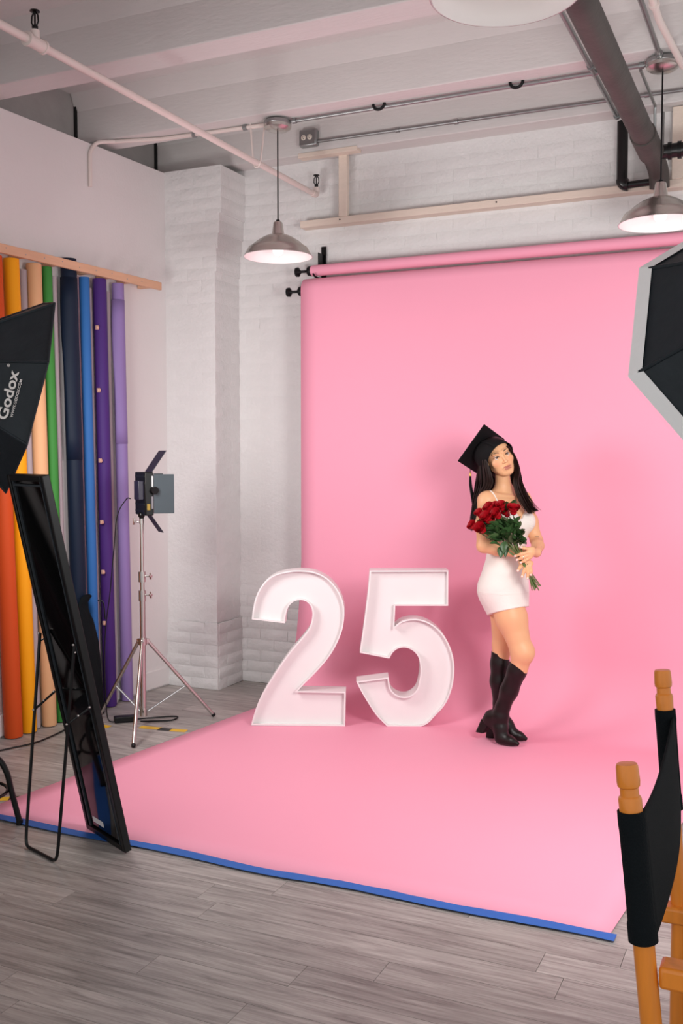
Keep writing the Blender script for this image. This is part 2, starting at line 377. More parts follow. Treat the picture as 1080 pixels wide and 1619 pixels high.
MB().tube(spline([(-2.985, 5.205, 3.53), (-2.945, 5.17, 3.3), (-2.92, 5.165, 3.262), (-2.897, 5.17, 3.3), (-2.888, 5.205, 3.53)], 5), .005, 8).build('hanger_loop', M_pipe, t)
conduit('painted_pipe', [(-.60, 3.3, 3.47), (-.60, 4.62, 3.47), (-.56, 5.2, 3.47)], .016, M_pipe, 'pale painted pipe at the upper right corner', cat='pipe', clamps=[((-.60, 4.45, 3.47), (0, 1, 0))])

# iron pipe and drain
t = thing('iron_pipe', (-.765, 4.5, 3.2), 'thick weathered iron pipe running diagonally across the upper right', 'pipe')
MB().tube([(-.755, 2.9, 3.215), (-.76, 5.32, 3.205)], .058, 24).build('pipe', M_castiron, t)
MB().tube([(-.72, 2.9, 3.265), (-.725, 5.3, 3.255)], .004, 6).build('seam', mat('rust_seam', (120, 84, 50), .8, var=.4), t)
MB().tube([(-.76, 5.30, 3.205), (-.76, 5.62, 3.20)], .066, 24).build('coupling', M_castiron, t)
MB().tube(spline([(-.76, 5.6, 3.2), (-.757, 5.76, 3.19), (-.75, 5.86, 3.15), (-.75, 5.9, 3.08)], 6), .055, 22).build('elbow', M_castiron, t)
MB().tube([(-.74, 5.66, 3.205), (-.3, 5.68, 3.215)], .038, 20).build('branch_pipe', M_pvc, t)
for bx in (-.68, -.63, -.56): MB().cyl((bx, 5.665, 3.207), (bx+.02, 5.666, 3.207), .046, n=20).build('hose_band', M_blackm, t)
t = thing('drain_pipe', (-.96, 5.92, 3.12), 'glossy black drain pipe with a right-angle elbow on the brick wall', 'pipe')
MB().cyl((-.96, 5.925, 3.48), (-.96, 5.925, 3.15), .031, n=20).build('riser', M_pvc, t)
MB().tube(arc((-.925, 5.925, 3.155), .035, math.pi, 1.5*math.pi, 8), .034, 20).build('elbow', M_pvc, t)
MB().cyl((-.93, 5.925, 3.12), (-.74, 5.925, 3.125), .02, n=18).build('outlet_pipe', M_pvc, t)

# cream wooden frame on the brick wall
t = thing('wall_frame', (-1.8, 5.97, 3.1), 'cream painted timber frame fixed to the brick above the backdrop', 'frame')
MB().box((-1.28, 5.975, 3.103), (3.5, .085, .045)).build('lower_rail', M_cream, t, 30, .003)
MB().box((-2.80, 5.90, 3.527), (.42, .07, .03)).build('cleat', M_cream, t, 30, .003)
MB().box((-2.72, 5.95, 3.325), (.058, .04, .40)).build('post', M_cream, t, 30, .003)
MB().box((-.66, 5.95, 3.325), (.06, .04, .40)).build('post', M_cream, t, 30, .003)
for bx in (-2.74, -1.7): MB().lathe([(.005, 0), (.005, .004)], (bx, 5.933, 3.108), (0, -1, 0), 10).build('screw', M_black, t)

# ---------------------------------------------------------------- pink backdrop
def handle(t, x, y, z):
    MB().lathe([(.012, 0), (.03, .004), (.031, .02), (.014, .032), (.009, .04), (.009, .075), (.018, .085), (.03, .092), (.034, .115), (.03, .13)], (x-.13, y, z), (1, 0, 0), 20).build('roller_plug', M_black, t)
t = thing('paper_roll_spare', (-1.6, 5.9, 2.785), 'thin pink paper roll lying above the hanging backdrop sheet', 'paper roll')
MB().lathe([(.012, 0), (.034, 0), (.0355, .01), (.0355, 2.71), (.034, 2.72)], (-2.925, 5.9, 2.787), (1, 0, 0), 32).build('roll', M_pink, t)
handle(t, -2.915, 5.9, 2.787)
t = thing('backdrop_paper', (-1.7, 5.8, 0), 'wide pink seamless paper backdrop sweeping from the wall onto the floor', 'backdrop')
core = MB().lathe([(.02, 0), (.03, 0), (.03, 2.74)], (-2.965, 5.87, 2.655), (1, 0, 0), 24).build('core', mat('white_card_core', (232, 226, 222), .7), t)
MB().lathe([(.03, 0), (.072, 0), (.072, 2.715)], (-2.955, 5.87, 2.655), (1, 0, 0), 32).build('rolled_paper', M_pink, t)
handle(t, -2.965, 5.87, 2.655)
prof = [(5.87 + .0745*math.cos(a), 2.655 + .0745*math.sin(a)) for a in [math.pi*(.35+.65*i/10) for i in range(11)]]
prof += [(5.795, z) for z in (2.4, 2.0, 1.6, 1.2, .9, .65)] + [(5.795, .42)]
prof += [(5.795-.38*(1-math.cos(a)), .42-.415*math.sin(a)) for a in [math.pi/2*i/14 for i in range(1, 15)]]
prof += [(y, .005) for y in np.linspace(5.35, 3.247, 14)]
rows = []
for i, (y, z) in enumerate(prof):
    xl = -2.955 if z > .9 else (-2.955 - .09*(1-min(1, z/.9))**1.5 if y > 5.4 else -3.055 - .205*((5.415-y)/(5.415-3.247)))
    w = 2.715 + .013*(1 if y < 5.4 else 0)
    last = (i == len(prof)-1)
    row = []
    for k in range(25):
        u = k/24; dy = 0
        if last: dy = .012*math.sin(u*9) * (1-u)
        row.append((xl + w*u, y + dy, z))
    rows.append(row)
sheet = MB().grid(rows).build('sheet', M_pink, t, 60)
sm = sheet.modifiers.new('thickness', 'SOLIDIFY'); sm.thickness = .0012; sm.offset = 0
for bx in (-2.89, -.25):
    b = thing('roller_bracket', (bx, 6.0, 2.8), 'black wall bracket carrying the %s end of the pink rolls' % ('left' if bx < -1 else 'right'), 'bracket', 'black roller brackets')
    MB().box((bx, 6.004, 2.79), (.035, .012, .34)).build('back_plate', M_blackm, b, 30, .003)
    MB().box((bx, 5.962, 2.862), (.006, .085, .09)).build('gusset', M_blackm, b, 30, .002)
    for z in (2.745, 2.577): MB().tube([(bx, 6.0, z), (bx, 5.93, z-.003), (bx, 5.87, z-.002), (bx, 5.845, z+.012)], .006, 8).build('hook', M_blackm, b)
def tape(pts, w, m, name, label, z=.0065, cat='tape', group=None, seedw=0):
    L, Rr = [], []
    pts = [Vector((p[0], p[1], 0)) for p in pts]
    for i, p in enumerate(pts):
        d = (pts[min(i+1, len(pts)-1)] - pts[max(i-1, 0)]).normalized(); nn = Vector((-d.y, d.x, 0))
        j = rng.uniform(-seedw, seedw); L.append(p+nn*(w/2+j)); Rr.append(p-nn*(w/2+j*.5))
    b = MB(); top = [v+Vector((0, 0, z)) for v in L], [v+Vector((0, 0, z)) for v in Rr]
    bot = [v+Vector((0, 0, z-.0008)) for v in L], [v+Vector((0, 0, z-.0008)) for v in Rr]
    b.grid([top[0], top[1], bot[1], bot[0], top[0]])
    return tag(b.build(name, m, None, 0), label, cat, group)
tape([(-3.3+.09*i, 3.236 + .006*math.sin(i*.7) - (.012*math.exp(-((i-17)/2.5)**2))) for i in range(32)], .05, M_blue, 'painter_tape', 'long blue painter tape strip along the front edge of the pink paper', .0075, seedw=.003)

# ---------------------------------------------------------------- big white numerals
two = [(46,866),(60,815),(85,745),(120,680),(170,600),(230,515),(290,445),(325,395),(338,340),(332,300),(310,275),(280,268),(250,275),(225,300),(212,340),(208,378),(52,360),(58,310),(75,245),(110,185),(160,148),(230,130),(290,127),(350,135),(410,165),(455,215),(482,275),(488,340),(478,410),(450,480),(410,545),(350,615),(300,665),(268,700),(495,703),(492,868)]
five = [(608,140),(972,138),(972,304),(727,304),(723,402),(760,375),(820,365),(880,380),(935,420),(975,480),(998,550),(1002,620),(992,690),(965,760),(920,815),(850,872),(690,872),(640,820),(600,760),(565,700),(546,660),(697,640),(705,690),(730,720),(765,732),(800,725),(830,695),(843,640),(845,590),(835,545),(810,515),(775,500),(740,505),(715,525),(700,552),(562,525),(580,400),(600,240)]
def smooth_outline(P, ang=42):
    """Catmull-Rom through the points, corners kept sharp."""
    P = [Vector(p) for p in P]; n = len(P); out = []
    def corner(i):
        a = P[i]-P[i-1]; b = P[(i+1) % n]-P[i]; return a.angle(b) > math.radians(ang)
    cs = [corner(i) for i in range(n)]
    for i in range(n):
        a, b, c, d = P[i-1], P[i], P[(i+1) % n], P[(i+2) % n]
        if cs[i]: a = b*2-c if False else b
        if cs[(i+1) % n]: d = c
        k = 1 if (cs[i] and cs[(i+1) % n]) else 4
        for j in range(k):
            t = j/k; out.append(.5*((2*b)+(c-a)*t+(2*a-5*b+4*c-d)*t*t+(3*b-a-3*c+d)*t**3))
    return out
def offset(P, d):
    n = len(P); out = []
    for i in range(n):
        e1 = (P[i]-P[i-1]).normalized(); e2 = (P[(i+1) % n]-P[i]).normalized()
        n1 = Vector((-e1.y, e1.x)); n2 = Vector((-e2.y, e2.x)); m = (n1+n2)
        m = m.normalized() if m.length > 1e-6 else n1
        out.append(P[i] + m*(d/max(.45, m.dot(n1))))
    return out
def numeral(P, x0, zb, s, loc, rz, name, label):
    t = thing(name, loc, label, 'number sign', 'white marquee numerals', rz)
    P = smooth_outline([((x-x0)*s, (zb-z)*s) for x, z in P])
    area = sum(P[i-1].x*P[i].y-P[i].x*P[i-1].y for i in range(len(P)))
    if area < 0: P = P[::-1]
    D, REC = .135, .036
    n = len(P); I1 = offset(P, .0085); I2 = offset(P, .0055)
    v = lambda p, y: (p.x, y, p.y)
    m = MB(); rings = [[v(p, D) for p in P], [v(p, .0) for p in P], [v(p, 0) for p in I1], [v(p, .006) for p in I1], [v(p, .006) for p in I2], [v(p, REC+.004) for p in I2]]
    vs = [q for r in rings for q in r]
    m.add(vs, [(a*n+i, a*n+(i+1) % n, (a+1)*n+(i+1) % n, (a+1)*n+i) for a in range(len(rings)-1) for i in range(n)])
    m.build('side_wall', M_num, t, 30)
    tri = tessellate_polygon([[Vector((p.x, p.y, 0)) for p in I2]])
    MB().add([v(p, REC) for p in I2] + [v(p, REC+.008) for p in I2], [tuple(q) for q in tri] + [tuple(i+n for i in q[::-1]) for q in tri]).build('face_panel', M_num, t, 30)
    P3 = offset(P, .001)
    tri = tessellate_polygon([[Vector((p.x, p.y, 0)) for p in P3]])
    MB().add([v(p, D-.004) for p in P3] + [v(p, D-.0005) for p in P3], [tuple(q) for q in tri] + [tuple(i+n for i in q[::-1]) for q in tri]).build('back_panel', M_num, t, 30)
    return t
numeral(two, 46, 868, 1/(3*271.), (-2.875, 4.988, .006), math.atan2(.219, .508), 'numeral_two', 'large white hollow-faced numeral 2 standing on the pink paper')
numeral(five, 690, 872, 1/(3*268.), (-2.149, 5.307, .006), math.radians(24.0), 'numeral_five', 'large white hollow-faced numeral 5 standing beside the woman')

# ---------------------------------------------------------------- paper rolls along the left wall
t = thing('roll_rack_rail', (xw(5.46), 5.46, 2.7), 'pine rail along the left wall holding the coloured paper rolls upright', 'rail')
ya, yb_ = 2.6, 5.50
def along(y, off): return (xw(y)+off, y)
P = [along(ya, .125), along(yb_, .125), along(yb_, .105), along(ya, .105)]
MB().prism(P, (0, 0, 2.665), (1, 0, 0), (0, 1, 0), (0, 0, 1), .05).build('front_board', M_pine, t, 30, .002)
for yy in (2.7, 3.6, 4.02, 4.33, 4.58, 4.86, 5.03, 5.22, 5.42):
    MB().box((xw(yy)+.055, yy, 2.69), (.10, .035, .04), rz=-WA).build('spacer_block', M_pine, t, 30, .002)
for i in range(11):
    yy = 3.9 + .14*i; MB().lathe([(.0035, 0), (.0035, .002)], (xw(yy)+.125, yy, 2.69+.006*(i % 3-1)), (1, -.065, 0), 8).build('screw_hole', M_dark, t)
def paper_roll(y, r, z1, col, label, off=.055, z0=.006, lean=0., flap=None, name='paper_roll'):
    x = xw(y)+off; m = mat('paper_' + name + str(col), col, .6, var=.03, vscale=3, spec=.3, stretch=(3, 3, .4))
    o = thing(name, (x, y, z0), label, 'paper roll', 'rolls of coloured backdrop paper along the left wall')
    dx = lean
    A = Vector((x, y, z0)); B = Vector((x+dx*.065, y+dx, z1)); d = (B-A).normalized(); L = (B-A).length
    MB().lathe([(r*.35, .0), (r*.97, 0), (r, .004), (r, L-.004), (r*.97, L), (r*.35, L)], A, d, 28).build('paper', m, o)
    MB().lathe([(r*.30, -.0), (r*.36, 0), (r*.36, L+.002), (r*.30, L+.002)], A, d, 20).build('core', mat('brown_card_core', (150, 120, 92), .8), o)
    if flap:
        za, zb, w = flap; a0 = math.radians(-100); rr = []
        for k in range(13):
            u = k/12; row = []
            for j in range(9):
                v = j/8; zz = za+(zb-za)*v; ang = a0 + u*2.6*w*(1 - .35*v*(1-v)) + .25*math.sin(v*5)*(1-u)
                rad = r*1.03 + .02*(1-u)**2*(.4+.6*math.sin(v*math.pi))
                row.append(A + d*zz + Vector((math.cos(ang)*rad, math.sin(ang)*rad, 0)))
            rr.append(row)
        fo = MB().grid(rr).build('loose_edge', m, o, 60); s = fo.modifiers.new('thickness', 'SOLIDIFY'); s.thickness = .001
    return o
GREY = (168, 158, 162)
for yy, cc, lb in ((2.75, (16, 15, 16), 'added unseen black paper roll, farthest from the pillar'), (2.98, (40, 22, 18), 'added unseen dark brown paper roll left of the softbox'), (3.2, (14, 14, 16), 'second added unseen black paper roll left of the softbox'), (3.42, (70, 14, 20), 'added unseen maroon paper roll behind the left softbox'), (3.64, (22, 24, 26), 'added unseen charcoal paper roll behind the left softbox')):
    paper_roll(yy, .085, 2.66, cc, lb, .09)  # unseen dark rolls added so the mirror back reflects something dark
paper_roll(3.98, .05, 2.66, (196, 54, 22), 'deep orange paper roll half hidden behind the left softbox', lean=-.09)
paper_roll(4.12, .024, 2.66, (205, 190, 186), 'thin pale grey paper roll between the two orange rolls', .045, lean=-.09)
paper_roll(4.24, .050, 2.655, (206, 78, 26), 'orange paper roll beside the bright yellow roll', .058, lean=-.09)
paper_roll(4.355, .044, 2.66, (246, 164, 12), 'bright yellow paper roll standing against the left wall', .058, lean=-.075)
paper_roll(4.435, .024, 2.62, GREY, 'thin grey paper roll between the yellow and tan rolls', .035, lean=-.05)
paper_roll(4.512, .043, 2.66, (222, 172, 128), 'tan paper roll between the yellow and green rolls', .058, lean=-.065)
paper_roll(4.607, .030, 2.66, (58, 132, 56), 'green paper roll between the tan and navy rolls', .058, lean=-.06)
paper_roll(4.665, .024, 2.62, GREY, 'thin grey paper roll between the green and navy rolls', .035, lean=-.05)
paper_roll(4.785, .047, 2.738, (9, 26, 48), 'tall navy paper roll sticking up above the pine rail', .055, lean=-.06, flap=(1.55, 2.62, 1))
paper_roll(4.90, .031, 2.65, (46, 104, 170), 'bright blue paper roll beside the navy roll', .06, lean=-.05)
paper_roll(4.965, .018, 2.6, GREY, 'slim grey paper roll tucked beside the purple roll', .028, lean=-.04)
paper_roll(5.035, .042, 2.66, (70, 38, 112), 'dark purple paper roll between the blue and lavender rolls', .058, lean=-.05)
paper_roll(5.115, .02, 2.6, GREY, 'slim grey paper roll tucked beside the lavender roll', .028, lean=-.03)
paper_roll(5.20, .038, 2.66, (140, 118, 172), 'lavender paper roll, the last one along the left wall', .056, lean=-.045, flap=(1.65, 2.55, .9))
for k, zz in enumerate((2.36, 1.98, 1.55, 1.17, .86, .54)):
    b = MB().box((xw(4.985)+.075, 4.978-.018*zz, zz), (.02, .012, .026), rz=-WA); b.box((xw(4.985)+.09, 4.966-.018*zz, zz), (.005, .022, .016), rz=-WA)
    tag(b.build('paper_clip', mat('peach_plastic', (216, 170, 150), .5), None, 30, .003), 'small peach plastic clip on the purple roll edge, %s from the top' % ('first', 'second', 'third', 'fourth', 'fifth', 'sixth')[k], 'clip', 'peach clips along the purple roll')
# black fabric bag leaning between the rolls
t = thing('fabric_bag', (-3.84, 4.79, 0), 'tall black fabric bag leaning against the blue paper roll', 'bag')
rows = []
for i, (z, w, cx, d) in enumerate(((.006, .12, 0, .075), (.12, .125, 0, .08), (.3, .115, -.005, .07), (.45, .10, -.012, .06), (.58, .075, -.02, .05), (.66, .05, -.03, .04), (.70, .035, -.025, .035), (.735, .045, -.01, .03), (.748, .02, -.005, .015))):
    row = []
    for k in range(25):
        a = 2*math.pi*k/24; rr = 1 + .12*math.sin(3*a+i*.8) + .05*math.sin(7*a-i)
        row.append((-3.862 + cx + d*.5*math.cos(a)*rr, 4.765 + cx + w*math.sin(a)*rr, z))
    rows.append(row)
bm_ = MB().grid(rows); bm_.add([(-3.845, 4.765, .006), (-3.85, 4.755, .752)], []); n0 = len(bm_.v)
bm_.f += [(k, k+1, n0-2) for k in range(24)] + [(8*25+k, n0-1, 8*25+k+1) for k in range(24)]
bm_.build('bag', M_canvas, t, 60)
MB().tube(spline([(-3.80, 4.77, .715), (-3.775, 4.79, .70), (-3.77, 4.80, .60)], 5), .004, 8).build('drawstring', M_blackm, t)

# ---------------------------------------------------------------- leaning mirror, seen from its black back
b0, b1 = Vector((-2.696, 3.291, 0)), Vector((-2.383, 3.14, 0)); e = (b1-b0).normalized(); nn = Vector((e.y, -e.x, 0)); nn = nn if nn.y < 0 else -nn
la = math.radians(12.0); up = nn*math.sin(la) + Vector((0, 0, math.cos(la))); nrm = e.cross(up); nrm = nrm if nrm.dot(nn) > 0 else -nrm
W_, H_ = .3475, 1.525
t = thing('standing_mirror', b0, 'tall narrow black-framed mirror leaning on its stand, seen from behind', 'mirror')
B = lambda u, v, w=0.: b0 + Vector((0, 0, .006)) + e*u + up*v + nrm*w
def bar(m, u0, u1, v0, v1, w0, w1):
    vs = [B(u, v, w) for u in (u0, u1) for v in (v0, v1) for w in (w0, w1)]
    m.add(vs, [(0,1,3,2),(4,6,7,5),(0,4,5,1),(2,3,7,6),(0,2,6,4),(1,5,7,3)])
fw_ = .024
for a in ((0, fw_, 0, H_), (W_-fw_, W_, 0, H_), (fw_, W_-fw_, 0, fw_), (fw_, W_-fw_, H_-fw_, H_)):
    m = MB(); bar(m, *a, -.03, 0.); m.build('frame_rail', M_blackm, t, 30, .003)
M_glossback = mat('black_glass_back', (3, 3, 4), .05, spec=.5, ior=1.7)
m = MB(); bar(m, fw_, W_-fw_, fw_, H_-fw_, -.024, -.010); m.build('back_panel', M_glossback, t, 0)
m = MB(); bar(m, fw_+.012, fw_+.02, fw_, H_-fw_, -.0105, -.003); bar(m, W_-fw_-.02, W_-fw_-.012, fw_, H_-fw_, -.0105, -.003); bar(m, fw_+.012, W_-fw_-.012, H_-fw_-.02, H_-fw_-.012, -.0105, -.003)
m.build('retaining_strip', mat('dark_slate_strip', (48, 56, 62), .45), t, 0)
m = MB(); bar(m, W_*.2, W_*.48, .05, .075, -.0105, -.0095); m.build('sticker', mat('white_sticker', (226, 222, 220), .6), t, 0)
g0, g1 = Vector((-2.795, 3.035, .008)), Vector((-2.569, 2.959, .008))
h0, h1 = B(.012, .875, .012), B(W_-.012, .875, .012)
pa = g0 + (g1-g0)*0; dl = (g1-g0).normalized()
cr = lambda P, Q, s: P+(Q-P).normalized()*s
loop = [h0] + [h0+(g0-h0)*.5] + spline([cr(g0, h0, .06), cr(g0, h0, .02)+dl*.004, cr(g0, g1, .02)+Vector((0, 0, .002)), cr(g0, g1, .06)], 5) + spline([cr(g1, g0, .06), cr(g1, g0, .02)+Vector((0, 0, .002)), cr(g1, h1, .02)-dl*.004, cr(g1, h1, .06)], 5) + [h1+(g1-h1)*.5, h1]
st = MB().tube(loop, .0065, 10).build('stand_loop', M_blackm, t)
for u, gg, hh in ((.008, g0, h0), (W_-.008, g1, h1)):
    f = hh + (gg-hh)*.36; q = B(u, .62, .004)
    k = (f-q); fq = Vector(f)
    MB().tube([q, fq], .005, 8).build('folding_brace', M_blackm, t)
    for p in (q, q+(fq-q)*.5, fq, hh, hh-up*.03): MB().sph(p+nrm*.006, .005, 10, 6).build('rivet', M_chrome, t)
MB().tube([h0-up*.03+nrm*.004, B(.006, .845, .0)], .004, 8).build('hinge_pin', M_chrome, t)

# ---------------------------------------------------------------- low black tubular stool at the left edge
t = thing('step_stool', (-3.16, 3.13, 0), 'low black tubular metal stool cut off by the left edge', 'stool')
cx, cy = -3.18, 3.12
for k, (ax, ay) in enumerate(((.185, .10), (-.185, .10), (-.185, -.12), (.02, -.20))):
    f = Vector((cx+ax, cy+ay, .012)); ktop = Vector((cx+ax*.72, cy+ay*.72, .265))
    MB().tube([f] + spline([f+(ktop-f)*.6, f+(ktop-f)*.85, ktop+Vector((-ax*.12, -ay*.12, .02)), Vector((cx+ax*.35, cy+ay*.35, .29))], 5), .0125, 12).build('leg', M_blackm, t)
    MB().cyl(f-Vector((0, 0, .012)), f+Vector((0, 0, .008)), .0145, n=12).build('foot_cap', M_black, t)
MB().tube([Vector((cx+.165*math.cos(a), cy+.15*math.sin(a), .145)) for a in [2*math.pi*i/24 for i in range(24)]], .007, 8, closed=True).build('ring', M_blackm, t)
MB().lathe([(.02, .298), (.10, .298), (.108, .305), (.108, .325), (.10, .333), (.02, .335)], (cx-.03, cy, 0), n=32).build('seat', M_fabric, t)

# ---------------------------------------------------------------- video light on a chrome stand
cx, cy = -3.465, 4.755
t = thing('light_stand', (cx, cy, 0), 'chrome tripod light stand carrying the small video light', 'light stand')
feet = [(-3.236, 4.346), (-3.19, 5.085), (-3.81, 4.785)]
MB().cyl((cx, cy, .06), (cx, cy, .78), .0165, n=18).build('lower_column', M_chrome, t)
MB().cyl((cx, cy, .74), (cx, cy, .90), .0135, n=18).build('middle_column', M_chrome, t)
MB().cyl((cx, cy, .86), (cx, cy, 1.185), .0105, n=18).build('upper_column', M_chrome, t)
for z in (.735, .845):
    c = MB().cyl((cx, cy, z), (cx, cy, z+.06), .021, n=18).build('collar', M_chrome, t)
    m = MB().cyl((cx, cy, z+.035), (cx+.045, cy+.01, z+.035), .005, n=10); m.box((cx+.052, cy+.011, z+.035), (.012, .006, .04)); m.box((cx+.052, cy+.011, z+.035), (.014, .02, .012)); m.build('wing_knob', M_chrome, c, 30, .002)
hub = MB().cyl((cx, cy, .475), (cx, cy, .515), .024, n=18).build('leg_hub', M_chrome, t)
lowc = MB().cyl((cx, cy, .055), (cx, cy, .10), .021, n=18).build('lower_collar', M_chrome, t)
for fx, fy in feet:
    d = Vector((fx-cx, fy-cy, 0)).normalized(); A = Vector((cx, cy, .495))+d*.03; F = Vector((fx, fy, .012))
    MB().cyl(A, F, .0105, n=14).build('leg', M_chrome, t)
    MB().cyl(F+(A-F).normalized()*.012, F-(A-F).normalized()*.004, .012, n=14).build('foot_tip', M_black, t)
    MB().box(Vector((cx, cy, .495))+d*.025, (.03, .018, .03), rz=math.atan2(d.y, d.x)).build('leg_clevis', M_chrome, hub, 30, .003)
    q = A+(F-A)*.58
    m = MB(); m.tube([Vector((cx, cy, .08))+d*.02, q], .0065, 8, flat=.45); m.build('brace', M_galv, t)
m = MB().cyl((cx, cy, 1.185), (cx, cy, 1.215), .0125, n=16); m.build('spigot', M_chrome, t)
m = MB().cyl((cx-.01, cy, 1.195), (cx-.04, cy-.01, 1.195), .005, n=8); m.box((cx-.045, cy-.012, 1.198), (.01, .008, .04)); m.build('top_knob', M_chrome, t, 30, .002)
# the light itself
lx, ly, lz = cx+.0, cy, 1.36
t = thing('video_light', (lx, ly, 1.21), 'small black video light panel with open barn doors on the chrome stand', 'light')
yaw = math.radians(53); Rz = Matrix.Rotation(yaw, 3, 'Z')
def LB(m, c, d, R2=None): m.box(Vector((lx, ly, lz)) + Rz @ Vector(c), d, R=(Rz @ R2) if R2 else Rz)
m = MB(); LB(m, (.018, 0, 0), (.05, .2, .25)); body = m.build('housing', M_black, t, 30, .006)
for zz in (-.1, -.06, .06, .1): m = MB(); LB(m, (-.0075, -.0, zz), (.004, .18, .008)); m.build('cooling_fin', M_blackm, body, 0)
m = MB(); LB(m, (.035, -.1005, .06), (.008, .003, .085)); m.build('bright_edge', mat('pale_edge_strip', (205, 205, 205), .4), body, 0)
m = MB(); LB(m, (.012, -.1005, -.075), (.018, .003, .035)); m.build('yellow_sticker', mat('ochre_sticker', (150, 122, 40), .5), body, 0)
m = MB(); LB(m, (.034, -.1005, -.05), (.010, .003, .07)); m.build('grey_label', mat('grey_label', (120, 118, 122), .5), body, 0)
m = MB(); LB(m, (-.022, -.03, .02), (.035, .085, .11)); m.build('battery', mat('dark_violet_plastic', (30, 24, 44), .4), t, 30, .004)
m = MB(); LB(m, (.044, 0, 0), (.004, .185, .235)); m.build('led_face', M_lining, t, 0)
ang = math.radians(25)
m = MB(); LB(m, (.045+.075*math.sin(math.radians(35)), 0, .125+.075*math.cos(math.radians(35))), (.004, .13, .15), Matrix.Rotation(math.radians(35), 3, 'Y')); m.build('barn_door', mat('black_violet_flap', (32, 28, 42), .45), t, 0)
m = MB(); LB(m, (.045+.06*math.sin(math.radians(35)), 0, -.125-.06*math.cos(math.radians(35))), (.004, .09, .13), Matrix.Rotation(math.radians(-35), 3, 'Y')); m.build('barn_door', mat('black_violet_flap', (32, 28, 42), .45), t, 0)
M_flap = mat('slate_flap', (58, 68, 74), .5, var=.12, vscale=12)
m = MB(); LB(m, (.105, .104, 0), (.12, .004, .23)); m.build('barn_door', M_flap, t, 0)
m = MB(); LB(m, (.10, -.112, 0), (.115, .004, .225), Matrix.Rotation(math.radians(-12), 3, 'Z')); m.build('barn_door', M_flap, t, 0)
m = MB(); m.cyl(Vector((lx, ly, lz))+Rz @ Vector((.04, -.1, .02)), Vector((lx, ly, lz))+Rz @ Vector((.045, -.125, .02)), .022, n=16); m.build('tilt_knob', M_black, t)
MB().cyl((lx, ly, 1.215), (lx, ly, 1.24), .013, n=14).build('swivel', M_blackm, t)
yk = MB().sph((lx, ly, 1.235), .02, 14, 8).build('ball_head', M_blackm, t)
cord = spline([(lx-.055, ly-.03, 1.33), (-3.56, 4.74, 1.325), (-3.61, 4.72, 1.23), (-3.63, 4.71, 1.03), (-3.655, 4.70, .77), (-3.69, 4.70, .56), (-3.70, 4.70, .33), (-3.70, 4.71, .1), (-3.69, 4.72, .012), (-3.64, 4.73, .008)], 7)
MB().tube(cord, .0032, 8).build('power_cord', M_black, t)
t = thing('power_adapter', (-3.61, 4.765, 0), 'black power adapter brick on the floor beneath the light stand', 'adapter')
MB().box((-3.605, 4.765, .022), (.13, .055, .032), rz=.75).build('brick', M_black, t, 30, .005)
MB().tube(spline([(-3.56, 4.81, .012), (-3.5, 4.9, .006), (-3.42, 4.97, .006), (-3.375, 4.975, .006), (-3.365, 4.90, .006), (-3.43, 4.85, .006), (-3.52, 4.80, .006)], 6), .0045, 8).build('lead', M_black, t)
tag(MB().tube(spline([(-4.0, 3.55, .007), (-3.84, 4.0, .007), (-3.775, 4.19, .007), (-3.79, 4.4, .007), (-3.83, 4.56, .007), (-3.86, 4.64, .007)], 6), .0048, 8).build('floor_cable', M_black), 'black cable lying along the floor by the paper rolls', 'cable')
k = 0
for (xa, ya, xb, yb2) in ((-3.72, 4.63, -3.62, 4.64), (-3.46, 4.712, -3.33, 4.732), (-3.26, 4.733, -3.165, 4.752)):
    tape([(xa, ya), ((xa+xb)/2, (ya+yb2)/2), (xb, yb2)], .05, M_yellow, 'floor_tape', 'yellow tape piece on the grey floor, %s' % ('half under the black bag', 'under the light stand column', 'touching the left paper edge')[k], .0015, 'tape', 'yellow tape pieces on the floor'); k += 1
tape([(-3.335, 4.722), (-3.295, 4.727), (-3.262, 4.732)], .05, M_black, 'floor_tape', 'black tape piece between two yellow ones near the paper edge', .0015)
tape([(-.522, 3.53), (-.49, 3.50), (-.45, 3.46)], .05, M_yellow, 'floor_tape', 'yellow tape piece peeking out by the director chair', .0015, 'tape', 'yellow tape pieces on the floor')
for k in range(7):
    x = -3.45 + .045*k
    tape([(x, 3.33+.03*k), (x+.022, 3.345+.03*k), (x+.045, 3.36+.03*k)], .05, M_yellow if k % 2 else M_black, 'hazard_tape', '%s stripe of hazard tape near the stool, %s from the wall' % ('yellow' if k % 2 else 'black', ('first', 'second', 'third', 'fourth', 'fifth', 'sixth', 'seventh')[k]), .0015, 'tape', 'hazard tape stripes')

